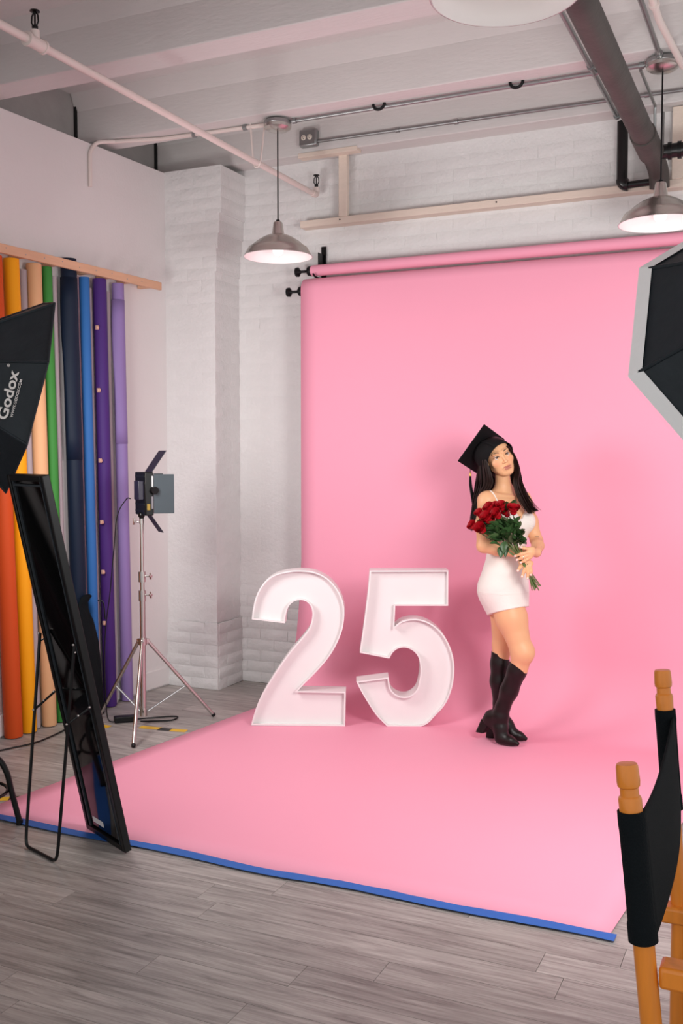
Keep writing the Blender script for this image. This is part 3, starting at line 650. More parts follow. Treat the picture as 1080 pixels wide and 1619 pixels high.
# ---------------------------------------------------------------- octagonal softboxes
def octabox(c, az, el, roll, D, R, label, lip, watts, stand, text=False):
    c = Vector(c); a = Vector((math.cos(el)*math.cos(az), math.cos(el)*math.sin(az), math.sin(el)))
    h = a.cross(Vector((0, 0, 1))).normalized(); u = h.cross(a)
    V = [c + R*(math.cos(roll+k*math.pi/4)*h + math.sin(roll+k*math.pi/4)*u) for k in range(8)]
    A = c - a*D
    t = thing('octagonal_softbox', (A.x, A.y, A.z), label, 'softbox', 'black octagonal softboxes')
    ring = [A + (v-c).normalized()*.075 - a*.0 for v in V]
    for k in range(8):
        p, q, r1, r0 = V[k], V[(k+1) % 8], ring[(k+1) % 8], ring[k]
        rows = []
        for i in range(9):
            s = i/8; row = []
            for j in range(7):
                w = j/6; P_ = (r0*(1-s)+p*s)*(1-w) + (r1*(1-s)+q*s)*w
                nrm_ = (P_-c); bulge = .014*math.sin(math.pi*s) - .03*math.sin(math.pi*w)*s*(1-s)
                out = (P_ - (A + a*((P_-A).dot(a)))).normalized()
                row.append(P_ + out*bulge)
            rows.append(row)
        MB().grid(rows).build('panel', M_fabric, t, 60)
        MB().tube([r0+(r0-c)*.004, (r0+p)*.5 + ((r0+p)*.5-(A+a*(((r0+p)*.5-A).dot(a)))).normalized()*.019, p], .006, 8).build('rib', M_fabric, t)
        e_ = [p+(p-c).normalized()*.002, q+(q-c).normalized()*.002]
        MB().tube(e_, .005, 8).build('hem', M_fabric if not lip else M_lip, t)
        if lip:
            o1 = [v + (v-c).normalized()*.012 - (v-A).normalized()*.0 for v in (p, q)]
            back = [v - (v-A).normalized()*.045 + (v-c).normalized()*.014 for v in (p, q)]
            fr = [v + a*.012 + (v-c).normalized()*.004 for v in (p, q)]
            MB().grid([[back[0], (back[0]+back[1])/2, back[1]], [o1[0], (o1[0]+o1[1])/2, o1[1]], [fr[0], (fr[0]+fr[1])/2, fr[1]]]).build('lip', M_lip, t, 0)
    dc = c - a*.02
    dv = [c - a*.012 + (v-c)*.955 for v in V]
    MB().add([tuple(p) for p in dv] + [tuple(p-a*.004) for p in dv], [tuple(range(8)), tuple(range(15, 7, -1))] + [(i, (i+1) % 8, 8+(i+1) % 8, 8+i) for i in range(8)]).build('diffuser', M_diff, t, 0)
    MB().cyl(A-a*.03, A+a*.02, .08, n=24).build('speed_ring', M_blackm, t)
    MB().cyl(A-a*.30, A-a*.03, .06, n=24).build('flash_head', M_black, t)
    ld = bpy.data.lights.new('flash', 'AREA'); ld.shape = 'DISK'; ld.size = R*1.7; ld.energy = watts; ld.color = (1, .985, .97)
    lo = bpy.data.objects.new('flash', ld); COL.objects.link(lo); lo.location = c + a*.012; lo.rotation_euler = a.to_track_quat('-Z', 'Y').to_euler()
    # its own stand, out of the picture
    s = A - a*.17; base = Vector((s.x, s.y, 0)); stt = thing('softbox_stand', base, stand, 'light stand', 'black softbox stands')
    MB().cyl(base+Vector((0, 0, .05)), s, .016, n=14).build('column', M_blackm, stt)
    for k in range(3):
        g = math.radians(200+120*k) if lip else math.radians(215+120*k)
        dd = Vector((math.cos(g), math.sin(g), 0)); MB().cyl(base+Vector((0, 0, .5)), base+dd*.27+Vector((0, 0, .012)), .011, n=12).build('leg', M_blackm, stt)
    if text:
        v6, v7 = V[6], V[7]; ee = (v7-v6).normalized(); w = (ring[6]+ring[7]-v6-v7)*.5; w -= ee*w.dot(ee); hgt = w.length; w.normalize(); nz = ee.cross(w)
        for txt, size, x0, y0_, wid, nm in (('Godox', .075, .075, .118, .215, 'logo_lettering'), ('WWW.GODOX.COM', .022, .093, .094, .168, 'web_address'), ('®', .02, .298, .165, .013, 'registered_mark')):
            cu = bpy.data.curves.new(nm, 'FONT'); cu.body = txt; cu.size = size; cu.extrude = .0006; cu.offset = .0016 if nm == 'logo_lettering' else .0002
            tmp = bpy.data.objects.new('tmp', cu); COL.objects.link(tmp); dg = bpy.context.evaluated_depsgraph_get(); dg.update()
            me = bpy.data.meshes.new_from_object(tmp.evaluated_get(dg)); bpy.data.objects.remove(tmp)
            xs = [v.co.x for v in me.vertices]; k = wid/(max(xs)-min(xs)); xm = min(xs)
            for v in me.vertices:
                px, py = (v.co.x-xm)*k+x0, v.co.y*k*(.9 if nm == 'logo_lettering' else 1)+y0_
                # lie on the bulged cloth
                s_ = 1-py/hgt; half = .18175*(s_ + (1-s_)*.158); ww = .5+(px-.18175)/(2*half)
                bulge = .014*math.sin(math.pi*s_) - .03*math.sin(math.pi*min(1, max(0, ww)))*s_*(1-s_)
                v.co = v6 + ee*px + w*py + nz*(bulge + .0035 + v.co.z)
            me.materials.clear(); me.materials.append(mat('white_print', (232, 228, 224), .6)); link(nm, me, t)
    return t
octabox((-3.294, 3.626, 1.856), .886, -.240, 1.038, .453, .475, 'black octagonal softbox with white lettering at the left edge', False, KEY_LEFT, 'black stand under the lettered softbox at left', True)
octabox((-.034, 3.153, 1.875), 2.03, -.423, 2.544, .42, .475, 'black octagonal softbox with a white rim at the right edge', True, KEY_RIGHT, 'black stand under the white-rimmed softbox at right')

# ---------------------------------------------------------------- director's chair at the right edge
t = thing('director_chair', (0, 1.8, 0), 'tall wooden director chair with a black canvas back, at the right edge', 'chair')
n0, n1 = Vector((-.1775, 1.52, .64)), Vector((-.2205, 1.525, 1.035))
f0, f1 = Vector((-.205, 2.105, .64)), Vector((-.2425, 2.12, 1.06))
def post(A, B_, zb):
    d = (B_-A).normalized(); p = A + d*((zb-A.z)/d.z)
    P_ = MB().tube([p, B_+d*.0], .0178, 18, flat=.9).build('back_post', M_oak, t)
    MB().lathe([(.0172, -.012), (.0176, .012), (.0165, .016), (.0142, .018), (.0140, .030), (.0168, .0325), (.0176, .040), (.0166, .062), (.0150, .066), (.006, .067)], B_, d, 24).build('finial', M_oak, P_)
post(n0, n1, .02); post(f0, f1, .64)
# canvas back: sleeves round the posts and a sagging sheet between
def sleeve(A, B_, za, zb):
    d = (B_-A).normalized(); p = A+d*((za-A.z)/d.z); q = A+d*((zb-A.z)/d.z); L = (q-p).length
    MB().lathe([(.0190, 0), (.0222, .002), (.0220, .028), (.0206, .032), (.0202, .1), (.0204, L-.03), (.0212, L-.02), (.0208, L), (.0185, L)], p, d, 24).build('sleeve', M_canvas, t)
sleeve(n0, n1, .832, 1.030); sleeve(f0, f1, .84, 1.045)
rows = []
for i in range(13):
    v = i/12; row = []
    for j in range(17):
        u = j/16; z = .838 + .19*v
        dN = (n1-n0); a = n0 + dN*((z-n0.z)/dN.z); dF = f1-f0; b = f0 + dF*((z+.008-f0.z)/dF.z)
        p = a.lerp(b, u); sag = math.sin(math.pi*u)
        row.append(p + Vector((.014 + .012*sag*(1-v), 0, -.03*sag*v)))
    rows.append(row)
o = MB().grid(rows).build('back_canvas', M_canvas, t, 60); s = o.modifiers.new('thickness', 'SOLIDIFY'); s.thickness = .004
# arms, seat rails, seat, legs
for A, nm in ((Vector((-.165, 1.535, 0)), 'near'), (Vector((-.20, 2.095, 0)), 'far')):
    z = .68 if nm == 'near' else .63
    MB().box(A+Vector((.22, 0, .785) if nm == 'near' else (.17, -.0, .632)), (.46, .045, .034)).build('armrest', M_oak, t, 30, .006)
    MB().box(A+Vector((.22, 0, .60 if nm == 'near' else .57)), (.44, .03, .04)).build('side_rail', M_oak, t, 30, .005)
    MB().cyl(A+Vector((.40, 0, .02)), A+Vector((.40, 0, .77 if nm == 'near' else .62)), .019, n=16).build('front_leg', M_oak, t)
    if nm == 'far': MB().cyl(A+Vector((.0, 0, .02)), A+Vector((.0, 0, .64)), .019, n=16).build('back_leg', M_oak, t)
    MB().box(A+Vector((.20, 0, .22)), (.40, .022, .035)).build('foot_rail', M_oak, t, 30, .004)
rows = [[(-.14+.42*i/10, 1.55+.53*j/10, .59 - .03*math.sin(math.pi*j/10)) for j in range(11)] for i in range(11)]
o = MB().grid(rows).build('seat_canvas', M_canvas, t, 60); s = o.modifiers.new('thickness', 'SOLIDIFY'); s.thickness = .004
for x in (-.02, .10):
    MB().tube([(x, 1.55, .14), (x, 2.08, .56)], .012, 10).build('cross_brace', M_oak, t); MB().tube([(x+.03, 2.08, .14), (x+.03, 1.55, .56)], .012, 10).build('cross_brace', M_oak, t)
MB().lathe([(.009, 0), (.009, .006), (.005, .009)], (-.186, 1.515, .70), (-1, 0, 0), 14).build('bolt', M_chrome, t)

# ---------------------------------------------------------------- the woman (local frame: x to her viewer's right, -y towards the viewer)
class Field:
    """Signed distance volume built from blended primitives, meshed with surface nets."""
    def __init__(s, lo, hi, h):
        s.lo = np.array(lo, np.float32); s.h = h; s.n = (np.ceil((np.array(hi)-np.array(lo))/h)+1).astype(int); s.F = np.full(s.n, .06, np.float32)
    def sub(s, lo, hi):
        a = np.clip(((np.array(lo)-s.lo)/s.h).astype(int), 0, s.n-1); b = np.clip(((np.array(hi)-s.lo)/s.h).astype(int)+2, 1, s.n)
        sl = tuple(slice(int(p), int(max(q, p+1))) for p, q in zip(a, b))
        ax = [(s.lo[i]+s.h*np.arange(sl[i].start, sl[i].stop)).astype(np.float32) for i in range(3)]
        return sl, ax[0][:, None, None], ax[1][None, :, None], ax[2][None, None, :]
    def put(s, sl, d, k, cut=False):
        a = s.F[sl]
        if cut: a, d = -a, d
        if k > 0:
            hh = np.clip(.5+.5*(a-d)/k, 0, 1); r = a*(1-hh)+d*hh-k*hh*(1-hh)
        else: r = np.minimum(a, d)
        s.F[sl] = -r if cut else r
    def cone(s, a, b, ra, rb, k=.02):
        a = np.array(a, float); b = np.array(b, float); m = max(ra, rb)+.05
        sl, X, Y, Z = s.sub(np.minimum(a, b)-m, np.maximum(a, b)+m); ba = b-a; l2 = ba@ba+1e-12
        t = np.clip(((X-a[0])*ba[0]+(Y-a[1])*ba[1]+(Z-a[2])*ba[2])/l2, 0, 1)
        d = np.sqrt((X-a[0]-ba[0]*t)**2+(Y-a[1]-ba[1]*t)**2+(Z-a[2]-ba[2]*t)**2)-(ra+(rb-ra)*t); s.put(sl, d.astype(np.float32), k); return s
    def chain(s, P, R, k=.02):
        for i in range(len(P)-1): s.cone(P[i], P[i+1], R[i], R[i+1], k)
        return s
    def ell(s, c, r, ax=None, k=.02, cut=False):
        c = np.array(c, float); m = max(r)+.05; sl, X, Y, Z = s.sub(c-m, c+m); A = np.eye(3) if ax is None else np.array(ax, float)
        q = [(X-c[0])*A[i][0]+(Y-c[1])*A[i][1]+(Z-c[2])*A[i][2] for i in range(3)]
        k0 = np.sqrt(sum((q[i]/r[i])**2 for i in range(3))); k1 = np.sqrt(sum((q[i]/r[i]**2)**2 for i in range(3)))+1e-6
        s.put(sl, (k0*(k0-1)/k1).astype(np.float32), k, cut); return s
    def nets(s, F=None):
        F = s.F if F is None else F
        I = F < 0; nx, ny, nz = F.shape; c = np.zeros((nx-1, ny-1, nz-1), np.int8)
        for i in (0, 1):
            for j in (0, 1):
                for k in (0, 1): c += I[i:nx-1+i, j:ny-1+j, k:nz-1+k]
        act = np.argwhere((c > 0) & (c < 8)); N = len(act); idx = np.full(c.shape, -1, np.int32); idx[tuple(act.T)] = np.arange(N)
        S = np.zeros((N, 3)); C = np.zeros(N)
        for ax in range(3):
            o = [q for q in range(3) if q != ax]
            for u in (0, 1):
                for v in (0, 1):
                    p = act.copy(); p[:, o[0]] += u; p[:, o[1]] += v; q = p.copy(); q[:, ax] += 1
                    fa, fb = F[tuple(p.T)], F[tuple(q.T)]; m = (fa < 0) != (fb < 0); t = fa[m]/(fa[m]-fb[m])
                    P = p[m].astype(float); P[:, ax] += t; S[m] += P; C[m] += 1
        V = S/C[:, None]*s.h+s.lo; faces = []
        for ax in range(3):
            o = [(ax+1) % 3, (ax+2) % 3]; a = [slice(None)]*3; b = [slice(None)]*3; a[ax] = slice(0, -1); b[ax] = slice(1, None)
            A, B = I[tuple(a)], I[tuple(b)]; e = np.argwhere(A != B); m = np.all([(e[:, q] > 0) & (e[:, q] < F.shape[q]-1) for q in o], axis=0); e = e[m]
            fl = A[tuple(e.T)]; Q = []
            for du, dv in ((-1, -1), (0, -1), (0, 0), (-1, 0)):
                p = e.copy(); p[:, o[0]] += du; p[:, o[1]] += dv; Q.append(idx[tuple(p.T)])
            Q = np.array(Q).T; Q[~fl] = Q[~fl][:, ::-1]; faces.append(Q)
        return V, np.concatenate(faces)
    def first(s, x, z):
        """y of the surface nearest the viewer at (x, z)."""
        i = int(round((x-s.lo[0])/s.h)); k = int(round((z-s.lo[2])/s.h)); col = s.F[i, :, k]; j = np.argmax(col < 0)
        return float(s.lo[1]+s.h*j) if (col < 0).any() else None
def np_mesh(name, V, Q, m, parent, col=None):
    me = bpy.data.meshes.new(name); me.vertices.add(len(V)); me.vertices.foreach_set('co', V.astype(np.float32).ravel())
    me.loops.add(Q.size); me.loops.foreach_set('vertex_index', Q.astype(np.int32).ravel()); me.polygons.add(len(Q))
    me.polygons.foreach_set('loop_start', np.arange(0, Q.size, 4, dtype=np.int32)); me.polygons.foreach_set('use_smooth', np.ones(len(Q), bool))
    me.update(calc_edges=True); me.validate(); me.materials.append(m)
    if col is not None:
        at_ = me.attributes.new('tint', 'FLOAT_COLOR', 'POINT'); at_.data.foreach_set('color', np.c_[col, np.ones(len(col))].astype(np.float32).ravel())
    return link(name, me, parent)
def tint_material(name, rough, spec=.4, sss=0., bump=0.):
    m = bpy.data.materials.new(name); m.use_nodes = True; N = m.node_tree.nodes; b = N['Principled BSDF']
    a = N.new('ShaderNodeAttribute'); a.attribute_name = 'tint'; m.node_tree.links.new(a.outputs['Color'], b.inputs['Base Color'])
    b.inputs['Roughness'].default_value = rough; b.inputs['Specular IOR Level'].default_value = spec
    if sss: b.inputs['Subsurface Weight'].default_value = sss; b.inputs['Subsurface Radius'].default_value = (.01, .004, .002); b.inputs['Subsurface Scale'].default_value = .5
    return m

PO = Vector((-1.452, 5.272, .006)); PRZ = math.radians(15.4)
person = thing('person', PO, 'woman in white mini dress, black boots and graduation cap, holding red roses', 'person', None, PRZ)
v3 = lambda *a: np.array(a, float)
hips_f, hips_l = v3(.866, -.5, 0), v3(.5, .866, 0)
ch_f, ch_l = v3(.72, -.694, 0), v3(.694, .72, 0)
UP = v3(0, 0, 1)
B_ = Field((-.27, -.33, .38), (.29, .27, 1.70), .0034)
pel = v3(0, 0, .865)
B_.ell(pel, (.146, .098, .115), (hips_l, hips_f, UP), 0)
for sgn in (-1, 1): B_.ell(pel - hips_f*.045 + hips_l*sgn*.066 + v3(.014, 0, -.02), (.080, .070, .088), (hips_l, hips_f, UP), .05)
wst = v3(.012, -.004, 1.02)
B_.ell(wst, (.108, .082, .12), (ch_l, ch_f, UP), .07)
B_.ell(v3(.02, -.008, .945), (.125, .088, .09), (hips_l, hips_f, UP), .06)
rib = v3(.016, -.004, 1.19)
B_.ell(rib, (.128, .09, .13), (ch_l, ch_f, v3(0, 0, 1)), .06)
B_.ell(v3(.014, .0, 1.295), (.135, .068, .062), (ch_l, ch_f, UP), .05)
for sgn in (-1, 1): B_.ell(rib + ch_f*.068 + ch_l*sgn*.062 + v3(0, 0, .026), (.053, .051, .053), (ch_l, ch_f, UP), .03)
# thighs
nearT = [v3(-.012, -.05, .85), v3(.042, -.072, .70), v3(.10, -.098, .522), v3(.085, -.085, .43)]
farT = [v3(.02, .06, .85), v3(.004, .068, .70), v3(-.006, .068, .53), v3(-.016, .07, .42)]
B_.chain(nearT, [.092, .082, .056, .049], .03); B_.ell(nearT[2]+v3(.016, -.01, .0), (.045, .045, .05), None, .03)
B_.chain(farT, [.088, .076, .053, .046], .015)
DRESS = B_.F.copy()
# neck, shoulders
shR, shL = v3(.016, 0, 1.334)-ch_l*.155, v3(.016, 0, 1.330)+ch_l*.125+v3(0, 0, -.012)
nb = v3(-.004, -.005, 1.382)
B_.cone(nb, v3(-.014, -.03, 1.485), .046, .038, .03)
for s_ in (shR, shL): B_.cone(nb+v3(0, .01, -.015), s_+v3(0, 0, -.002), .042, .043, .04)
# collar bones
for s_ in (-1, 1): B_.cone(v3(.016, 0, 1.350)+ch_f*.056+ch_l*s_*.015, v3(.016, 0, 1.362)+ch_f*.03+ch_l*s_*.13, .008, .008, .02)
# arms
elR, wrR = v3(-.108, -.135, 1.092), v3(.105, -.188, 1.06)
B_.chain([shR, shR*.45+elR*.55+v3(-.008, 0, 0), elR], [.046, .040, .035], .03); B_.chain([elR, elR*.65+wrR*.35+v3(0, 0, -.003), wrR], [.035, .035, .0245], .016)
elL, wrL = v3(.176, .03, 1.108), v3(.168, -.17, 1.065)
B_.chain([shL, shL*.5+elL*.5+v3(.004, 0, 0), elL], [.042, .035, .032], .03); B_.chain([elL, elL*.6+wrL*.4+v3(.006, 0, -.002), wrL], [.032, .032, .0235], .016)
# hands
HUP = v3(0, 0, .03)
def hand(palm, fingers, k=.007):
    for a, b, ra, rb in palm: B_.cone(a, b, ra, rb, .014)
    for P_, r in fingers: B_.chain([v3(*p)+HUP for p in P_], [r, r*.95, r*.88][:len(P_)] if len(P_) == 3 else [r, r*.98, r*.92, r*.85], k)
hand([(wrR, v3(.112, -.205, 1.02), .0225, .021), (v3(.102, -.205, 1.015), v3(.136, -.205, 1.01), .017, .016)],
     [([(.099, -.213, .978), (.084, -.232, .962), (.072, -.236, .944)], .0085), ([(.110, -.218, .968), (.104, -.238, .942), (.094, -.240, .914)], .0087),
      ([(.124, -.218, .966), (.124, -.236, .936), (.122, -.237, .905)], .0085), ([(.137, -.214, .968), (.141, -.229, .945), (.139, -.229, .922)], .0075),
      ([(.095, -.195, 1.0), (.085, -.21, .985), (.086, -.222, .968)], .009)])
hand([(wrL, v3(.142, -.232, 1.07), .0225, .019), (v3(.134, -.238, 1.082), v3(.132, -.236, 1.05), .017, .016)],
     [([(.128, -.244, 1.058), (.103, -.256, 1.064), (.086, -.255, 1.069)], .0083), ([(.124, -.250, 1.042), (.088, -.262, 1.034), (.056, -.256, 1.022)], .0086),
      ([(.124, -.248, 1.026), (.092, -.260, 1.014), (.066, -.254, 1.002)], .0083), ([(.130, -.242, 1.012), (.106, -.254, .998), (.086, -.250, .988)], .0074),
      ([(.152, -.215, 1.050), (.148, -.236, 1.060), (.132, -.248, 1.062)], .009)])
# head
yaw_h, roll_h, pit_h = math.radians(15), math.radians(22), math.radians(6)
hy0 = v3(math.sin(yaw_h), -math.cos(yaw_h), 0); hx0 = v3(math.cos(yaw_h), math.sin(yaw_h), 0)
hy1 = hy0*math.cos(pit_h) + UP*math.sin(pit_h); hz1 = UP*math.cos(pit_h) - hy0*math.sin(pit_h)
hx = hx0*math.cos(roll_h) + hz1*math.sin(roll_h); hz = hz1*math.cos(roll_h) - hx0*math.sin(roll_h); hy = hy1
HO = v3(-.034, -.034, 1.563)
HF = (hx, hy, hz)
hp = lambda a, b, c: HO + hx*a + hy*b + hz*c
HD = Field((-.19, -.19, 1.40), (.13, .12, 1.70), .0020)
HD.ell(hp(0, -.012, .032), (.071, .088, .082), HF, 0)
HD.ell(hp(0, .028, -.030), (.058, .058, .069), HF, .03)
HD.ell(hp(0, .050, -.074), (.030, .033, .030), HF, .025)
HD.ell(hp(0, .066, -.093), (.014, .013, .012), HF, .018)
for s_ in (-1, 1):
    HD.cone(hp(s_*.047, .0, -.050), hp(s_*.018, .058, -.088), .014, .010, .025)       # jaw line
    HD.ell(hp(s_*.039, .052, -.026), (.019, .017, .015), HF, .022)                     # cheek bone
    HD.ell(hp(s_*.031, .097, -.001), (.017, .0165, .0115), HF, .010, cut=True)          # eye socket
    HD.cone(hp(s_*.014, .0815, .0215), hp(s_*.042, .070, .023), .005, .005, .014)       # brow ridge
    HD.ell(hp(s_*.072, -.008, -.006), (.010, .018, .028), HF, .006)                    # ear
HD.cone(hp(0, .083, .004), hp(0, .1005, -.033), .0062, .0078, .010)                    # nose
HD.ell(hp(0, .1015, -.0345), (.0085, .0085, .007), HF, .006)
for s_ in (-1, 1): HD.ell(hp(s_*.0105, .090, -.037), (.0066, .0085, .006), HF, .006)
for s_ in (-1, 1): HD.ell(hp(s_*.0052, .0925, -.0435), (.003, .004, .0025), HF, .002, cut=True)
HD.ell(hp(0, .081, -.066), (.022, .012, .014), HF, .012)
for s_ in (-1, 1): HD.cone(hp(s_*.004, .0925, -.0610), hp(s_*.0205, .0815, -.0655), .0042, .0022, .004)
HD.cone(hp(-.011, .0875, -.0725), hp(.011, .0875, -.0725), .0056, .0056, .004); HD.cone(hp(-.020, .081, -.0665), hp(.020, .081, -.0665), .0018, .0018, .004)
HD.ell(hp(0, .0955, -.0665), (.020, .004, .0012), HF, .002, cut=True)
for s_ in (-1, 1):   # eye lids
    HD.chain([hp(s_*(.031-.0145), .0775, -.002), hp(s_*.026, .0850, .0046), hp(s_*.034, .0846, .0050), hp(s_*(.031+.0155), .0735, .0010)], [.0022, .0026, .0026, .002], .003)
    HD.chain([hp(s_*(.031-.0145), .0775, -.002), hp(s_*.030, .0820, -.0062), hp(s_*(.031+.0155), .0735, .0008)], [.0018, .0018, .0016], .003)
HD.cone(v3(-.014, -.03, 1.50), v3(-.010, -.020, 1.43), .0385, .033, .02)
# nothing of the head reaches above the cap band
_e1 = v3(-.577, 0, -.816); _e1 /= np.linalg.norm(_e1); _e2 = v3(.431, .84, -.323); _e2 -= _e1*(_e1@_e2); _e2 /= np.linalg.norm(_e2); _bn = -np.cross(_e1, _e2)
sl, X, Y, Z = HD.sub((-.19, -.19, 1.40), (.13, .12, 1.70))
HD.F[sl] = np.maximum(HD.F[sl], ((X-HO[0])*_bn[0]+(Y-HO[1])*_bn[1]+(Z-HO[2])*_bn[2]-.012).astype(np.float32))
# body loses what the head mesh supplies; both meet inside the neck
V1, Q1 = B_.nets(); V2, Q2 = HD.nets()
V2n = len(V1)
skin = np.array(srgb((226, 172, 130))[:3]); SK = np.tile(skin, (len(V1)+len(V2), 1))
P2 = (V2 - HO) @ np.array([hx, hy, hz]).T
c2 = SK[V2n:]
def blend(mask, col, a): c2[mask] = c2[mask]*(1-a) + np.array(srgb(col)[:3])*a
front = P2[:, 1] > .05
d_lip = np.minimum(((P2[:, 0]/.0235)**2 + ((P2[:, 2]+.0625)/.0052)**2), ((P2[:, 0]/.0195)**2 + ((P2[:, 2]+.0722)/.0058)**2))
ch = np.exp(-(((np.abs(P2[:, 0])-.042)/.016)**2 + ((P2[:, 2]+.028)/.016)**2))*front
c2[:] = c2*(1-.38*ch[:, None]) + np.array(srgb((222, 132, 108))[:3])*(.38*ch[:, None])
blend(front & (d_lip < 1), (166, 92, 84), .85)
sh_ = np.exp(-(((np.abs(P2[:, 0])-.031)/.016)**2 + ((P2[:, 2]-.009)/.006)**2))*front
c2[:] = c2*(1-.45*sh_[:, None]) + np.array(srgb((150, 96, 74))[:3])*(.45*sh_[:, None])
# small tattoos
c1 = SK[:V2n]
def mark(c, r, a=.5):
    d = np.linalg.norm((V1-np.array(c))/np.array(r), axis=1); c1[d < 1] = c1[d < 1]*(1-a)+np.array([.06, .06, .07])*a
mark((-.105, -.16, 1.292), (.010, .03, .0024)); mark((.176, -.02, 1.135), (.016, .03, .0032)); mark((.182, -.11, 1.09), (.018, .02, .003))
# finger nails
for c in ((.072, -.243, .944), (.094, -.247, .914), (.122, -.244, .905), (.139, -.236, .922), (.086, -.262, 1.069), (.056, -.263, 1.022), (.066, -.261, 1.002), (.086, -.257, .988)):
    d = np.linalg.norm(V1-np.array(c)-HUP, axis=1); c1[d < .0065] = srgb((240, 214, 204))[:3]
M_skin = tint_material('skin', .46, .35, .12)
body = np_mesh('body', np.r_[V1, V2], np.r_[Q1, Q2+V2n], M_skin, person, SK)

# eyes, brows, lashes
M_eye = mat('eye_white', (226, 218, 212), .2); M_iris = mat('brown_iris', (48, 34, 28), .15); M_lash = mat('dark_lash', (22, 16, 15), .6); M_brow = mat('brown_brow', (74, 50, 40), .8)
for s_ in (-1, 1):
    e0 = hp(s_*.031, .0715, -.0005); ey = MB().sph(e0, .0118, 18, 12).build('eye', M_eye, person, 60)
    look = v3(-.02, -1, 0); look = look/np.linalg.norm(look)*.45 + hy*.55; look /= np.linalg.norm(look)
    MB().lathe([(.0005, .0004), (.0042, .0), (.0056, -.0012), (.0058, -.004)], Vector(e0+look*.0121), Vector(look), 18).build('iris', M_iris, ey)
    MB().tube(spline([hp(s_*.0165, .0790, -.0015), hp(s_*.026, .0868, .0034), hp(s_*.034, .0864, .0040), hp(s_*.0505, .0735, .0022)], 5), [.0008+.0018*math.sin(math.pi*min(1, i/15+.15)) for i in range(16)], 6).build('lash', M_lash, person)
    MB().tube(spline([hp(s_*.0135, .0880, .0200), hp(s_*.024, .0862, .0236), hp(s_*.035, .0800, .0246), hp(s_*.046, .0705, .0205)], 5), [.0022+.0008*math.sin(math.pi*i/15)-.0018*(i/15)**2 for i in range(16)], 6, flat=.8).build('eyebrow', M_brow, person)

# dress
DF = Field((-.27, -.33, .38), (.29, .27, 1.70), .0034); DF.F = DRESS
DF.cone(v3(.018, .0, .84), v3(.028, -.004, .70), .098, .097, .05)
DF.ell(v3(.008, 0, .80), (.120, .104, .12), (hips_l, hips_f, UP), .04)
sl, X, Y, Z = DF.sub((-.27, -.33, .38), (.29, .27, 1.70))
lat = (X-.016)*ch_l[0] + Y*ch_l[1]; fwd = (X-.016)*ch_f[0] + Y*ch_f[1]
topz = np.where(fwd > 0, 1.268 - .034*np.exp(-(lat/.022)**2) - .35*np.maximum(np.abs(lat)-.10, 0), 1.20)
hem = .7205 + .24*X - .02*(Y/.1)
Dd = np.maximum(np.maximum(DF.F - .0075 - .0012*np.exp(-((Z-.84)/.004)**2), (Z-topz).astype(np.float32)*.9), (hem-Z).astype(np.float32)*.95)
V, Q = DF.nets(Dd.astype(np.float32))
M_dress = mat('white_stretch_cloth', (232, 224, 217), .7, var=.02, vscale=10, bump=.12, bscale=70, sheen=.1)
dress = np_mesh('dress', V, Q, M_dress, person)
# gathered bust and straps
def strap(px):
    pts = []
    for x, z in px:
        y = B_.first(x, z); pts.append(Vector((x, (y if y is not None else -.05)-.003, z)))
    return pts
s1 = strap([(-.012, 1.262), (-.022, 1.292), (-.034, 1.326), (-.050, 1.358), (-.066, 1.380)])
s1 += [s1[-1]+Vector((-.012, .03, .004)), s1[-1]+Vector((-.016, .07, -.012))]
MB().tube(spline(s1, 5), .0042, 8, flat=.5).build('strap', M_dress, dress)
s2 = strap([(.112, 1.262), (.108, 1.30), (.098, 1.335)]); s2 += [s2[-1]+Vector((-.006, .04, .01)), s2[-1]+Vector((-.01, .09, -.01))]
MB().tube(spline(s2, 5), .0042, 8, flat=.5).build('strap', M_dress, dress)
# gathered folds fanning out from between the cups
for sg in (-1, 1):
    for k in range(7):
        a = (k-3)/3; bc_ = rib + ch_f*.068 + ch_l*sg*.062 + v3(0, 0, .026); pts = []
        for j in range(9):
            th = -1.15 + 2.0*j/8; ph = a*(.25+.45*j/8)
            d = ch_f*math.cos(th)*math.cos(ph) + ch_l*sg*math.sin(th)*math.cos(ph) + UP*math.sin(ph)
            p = bc_ + d*.0592
            if p[2] < 1.258: pts.append(p)
        if len(pts) > 4: MB().tube(pts, [.0006+.0014*math.sin(math.pi*(i+.5)/len(pts)) for i in range(len(pts))], 6).build('gather_fold', M_dress, dress)
# hem stitch and skirt seam
def loop_on(F, z0, slope, r, name, off=.0):
    pts = []
    for k in range(72):
        a = 2*math.pi*k/72; dx, dy = math.cos(a), math.sin(a); lo = .02; c0 = (.02, 0.)
        best = None
        for j in range(90):
            rr = .21-.0022*j; x, y = c0[0]+dx*rr, c0[1]+dy*rr; z = z0+slope*x
            i = ((np.array((x, y, z))-F.lo)/F.h).round().astype(int)
            if (i < 0).any() or (i >= F.n).any(): continue
            if F.F[tuple(i)] < .0075+off: best = (x, y, z); break
        if best: pts.append(best)
    if len(pts) > 30: MB().tube(pts, r, 6, closed=True).build(name, M_dress, dress)
loop_on(DF, .834, .03, .0018, 'skirt_seam')

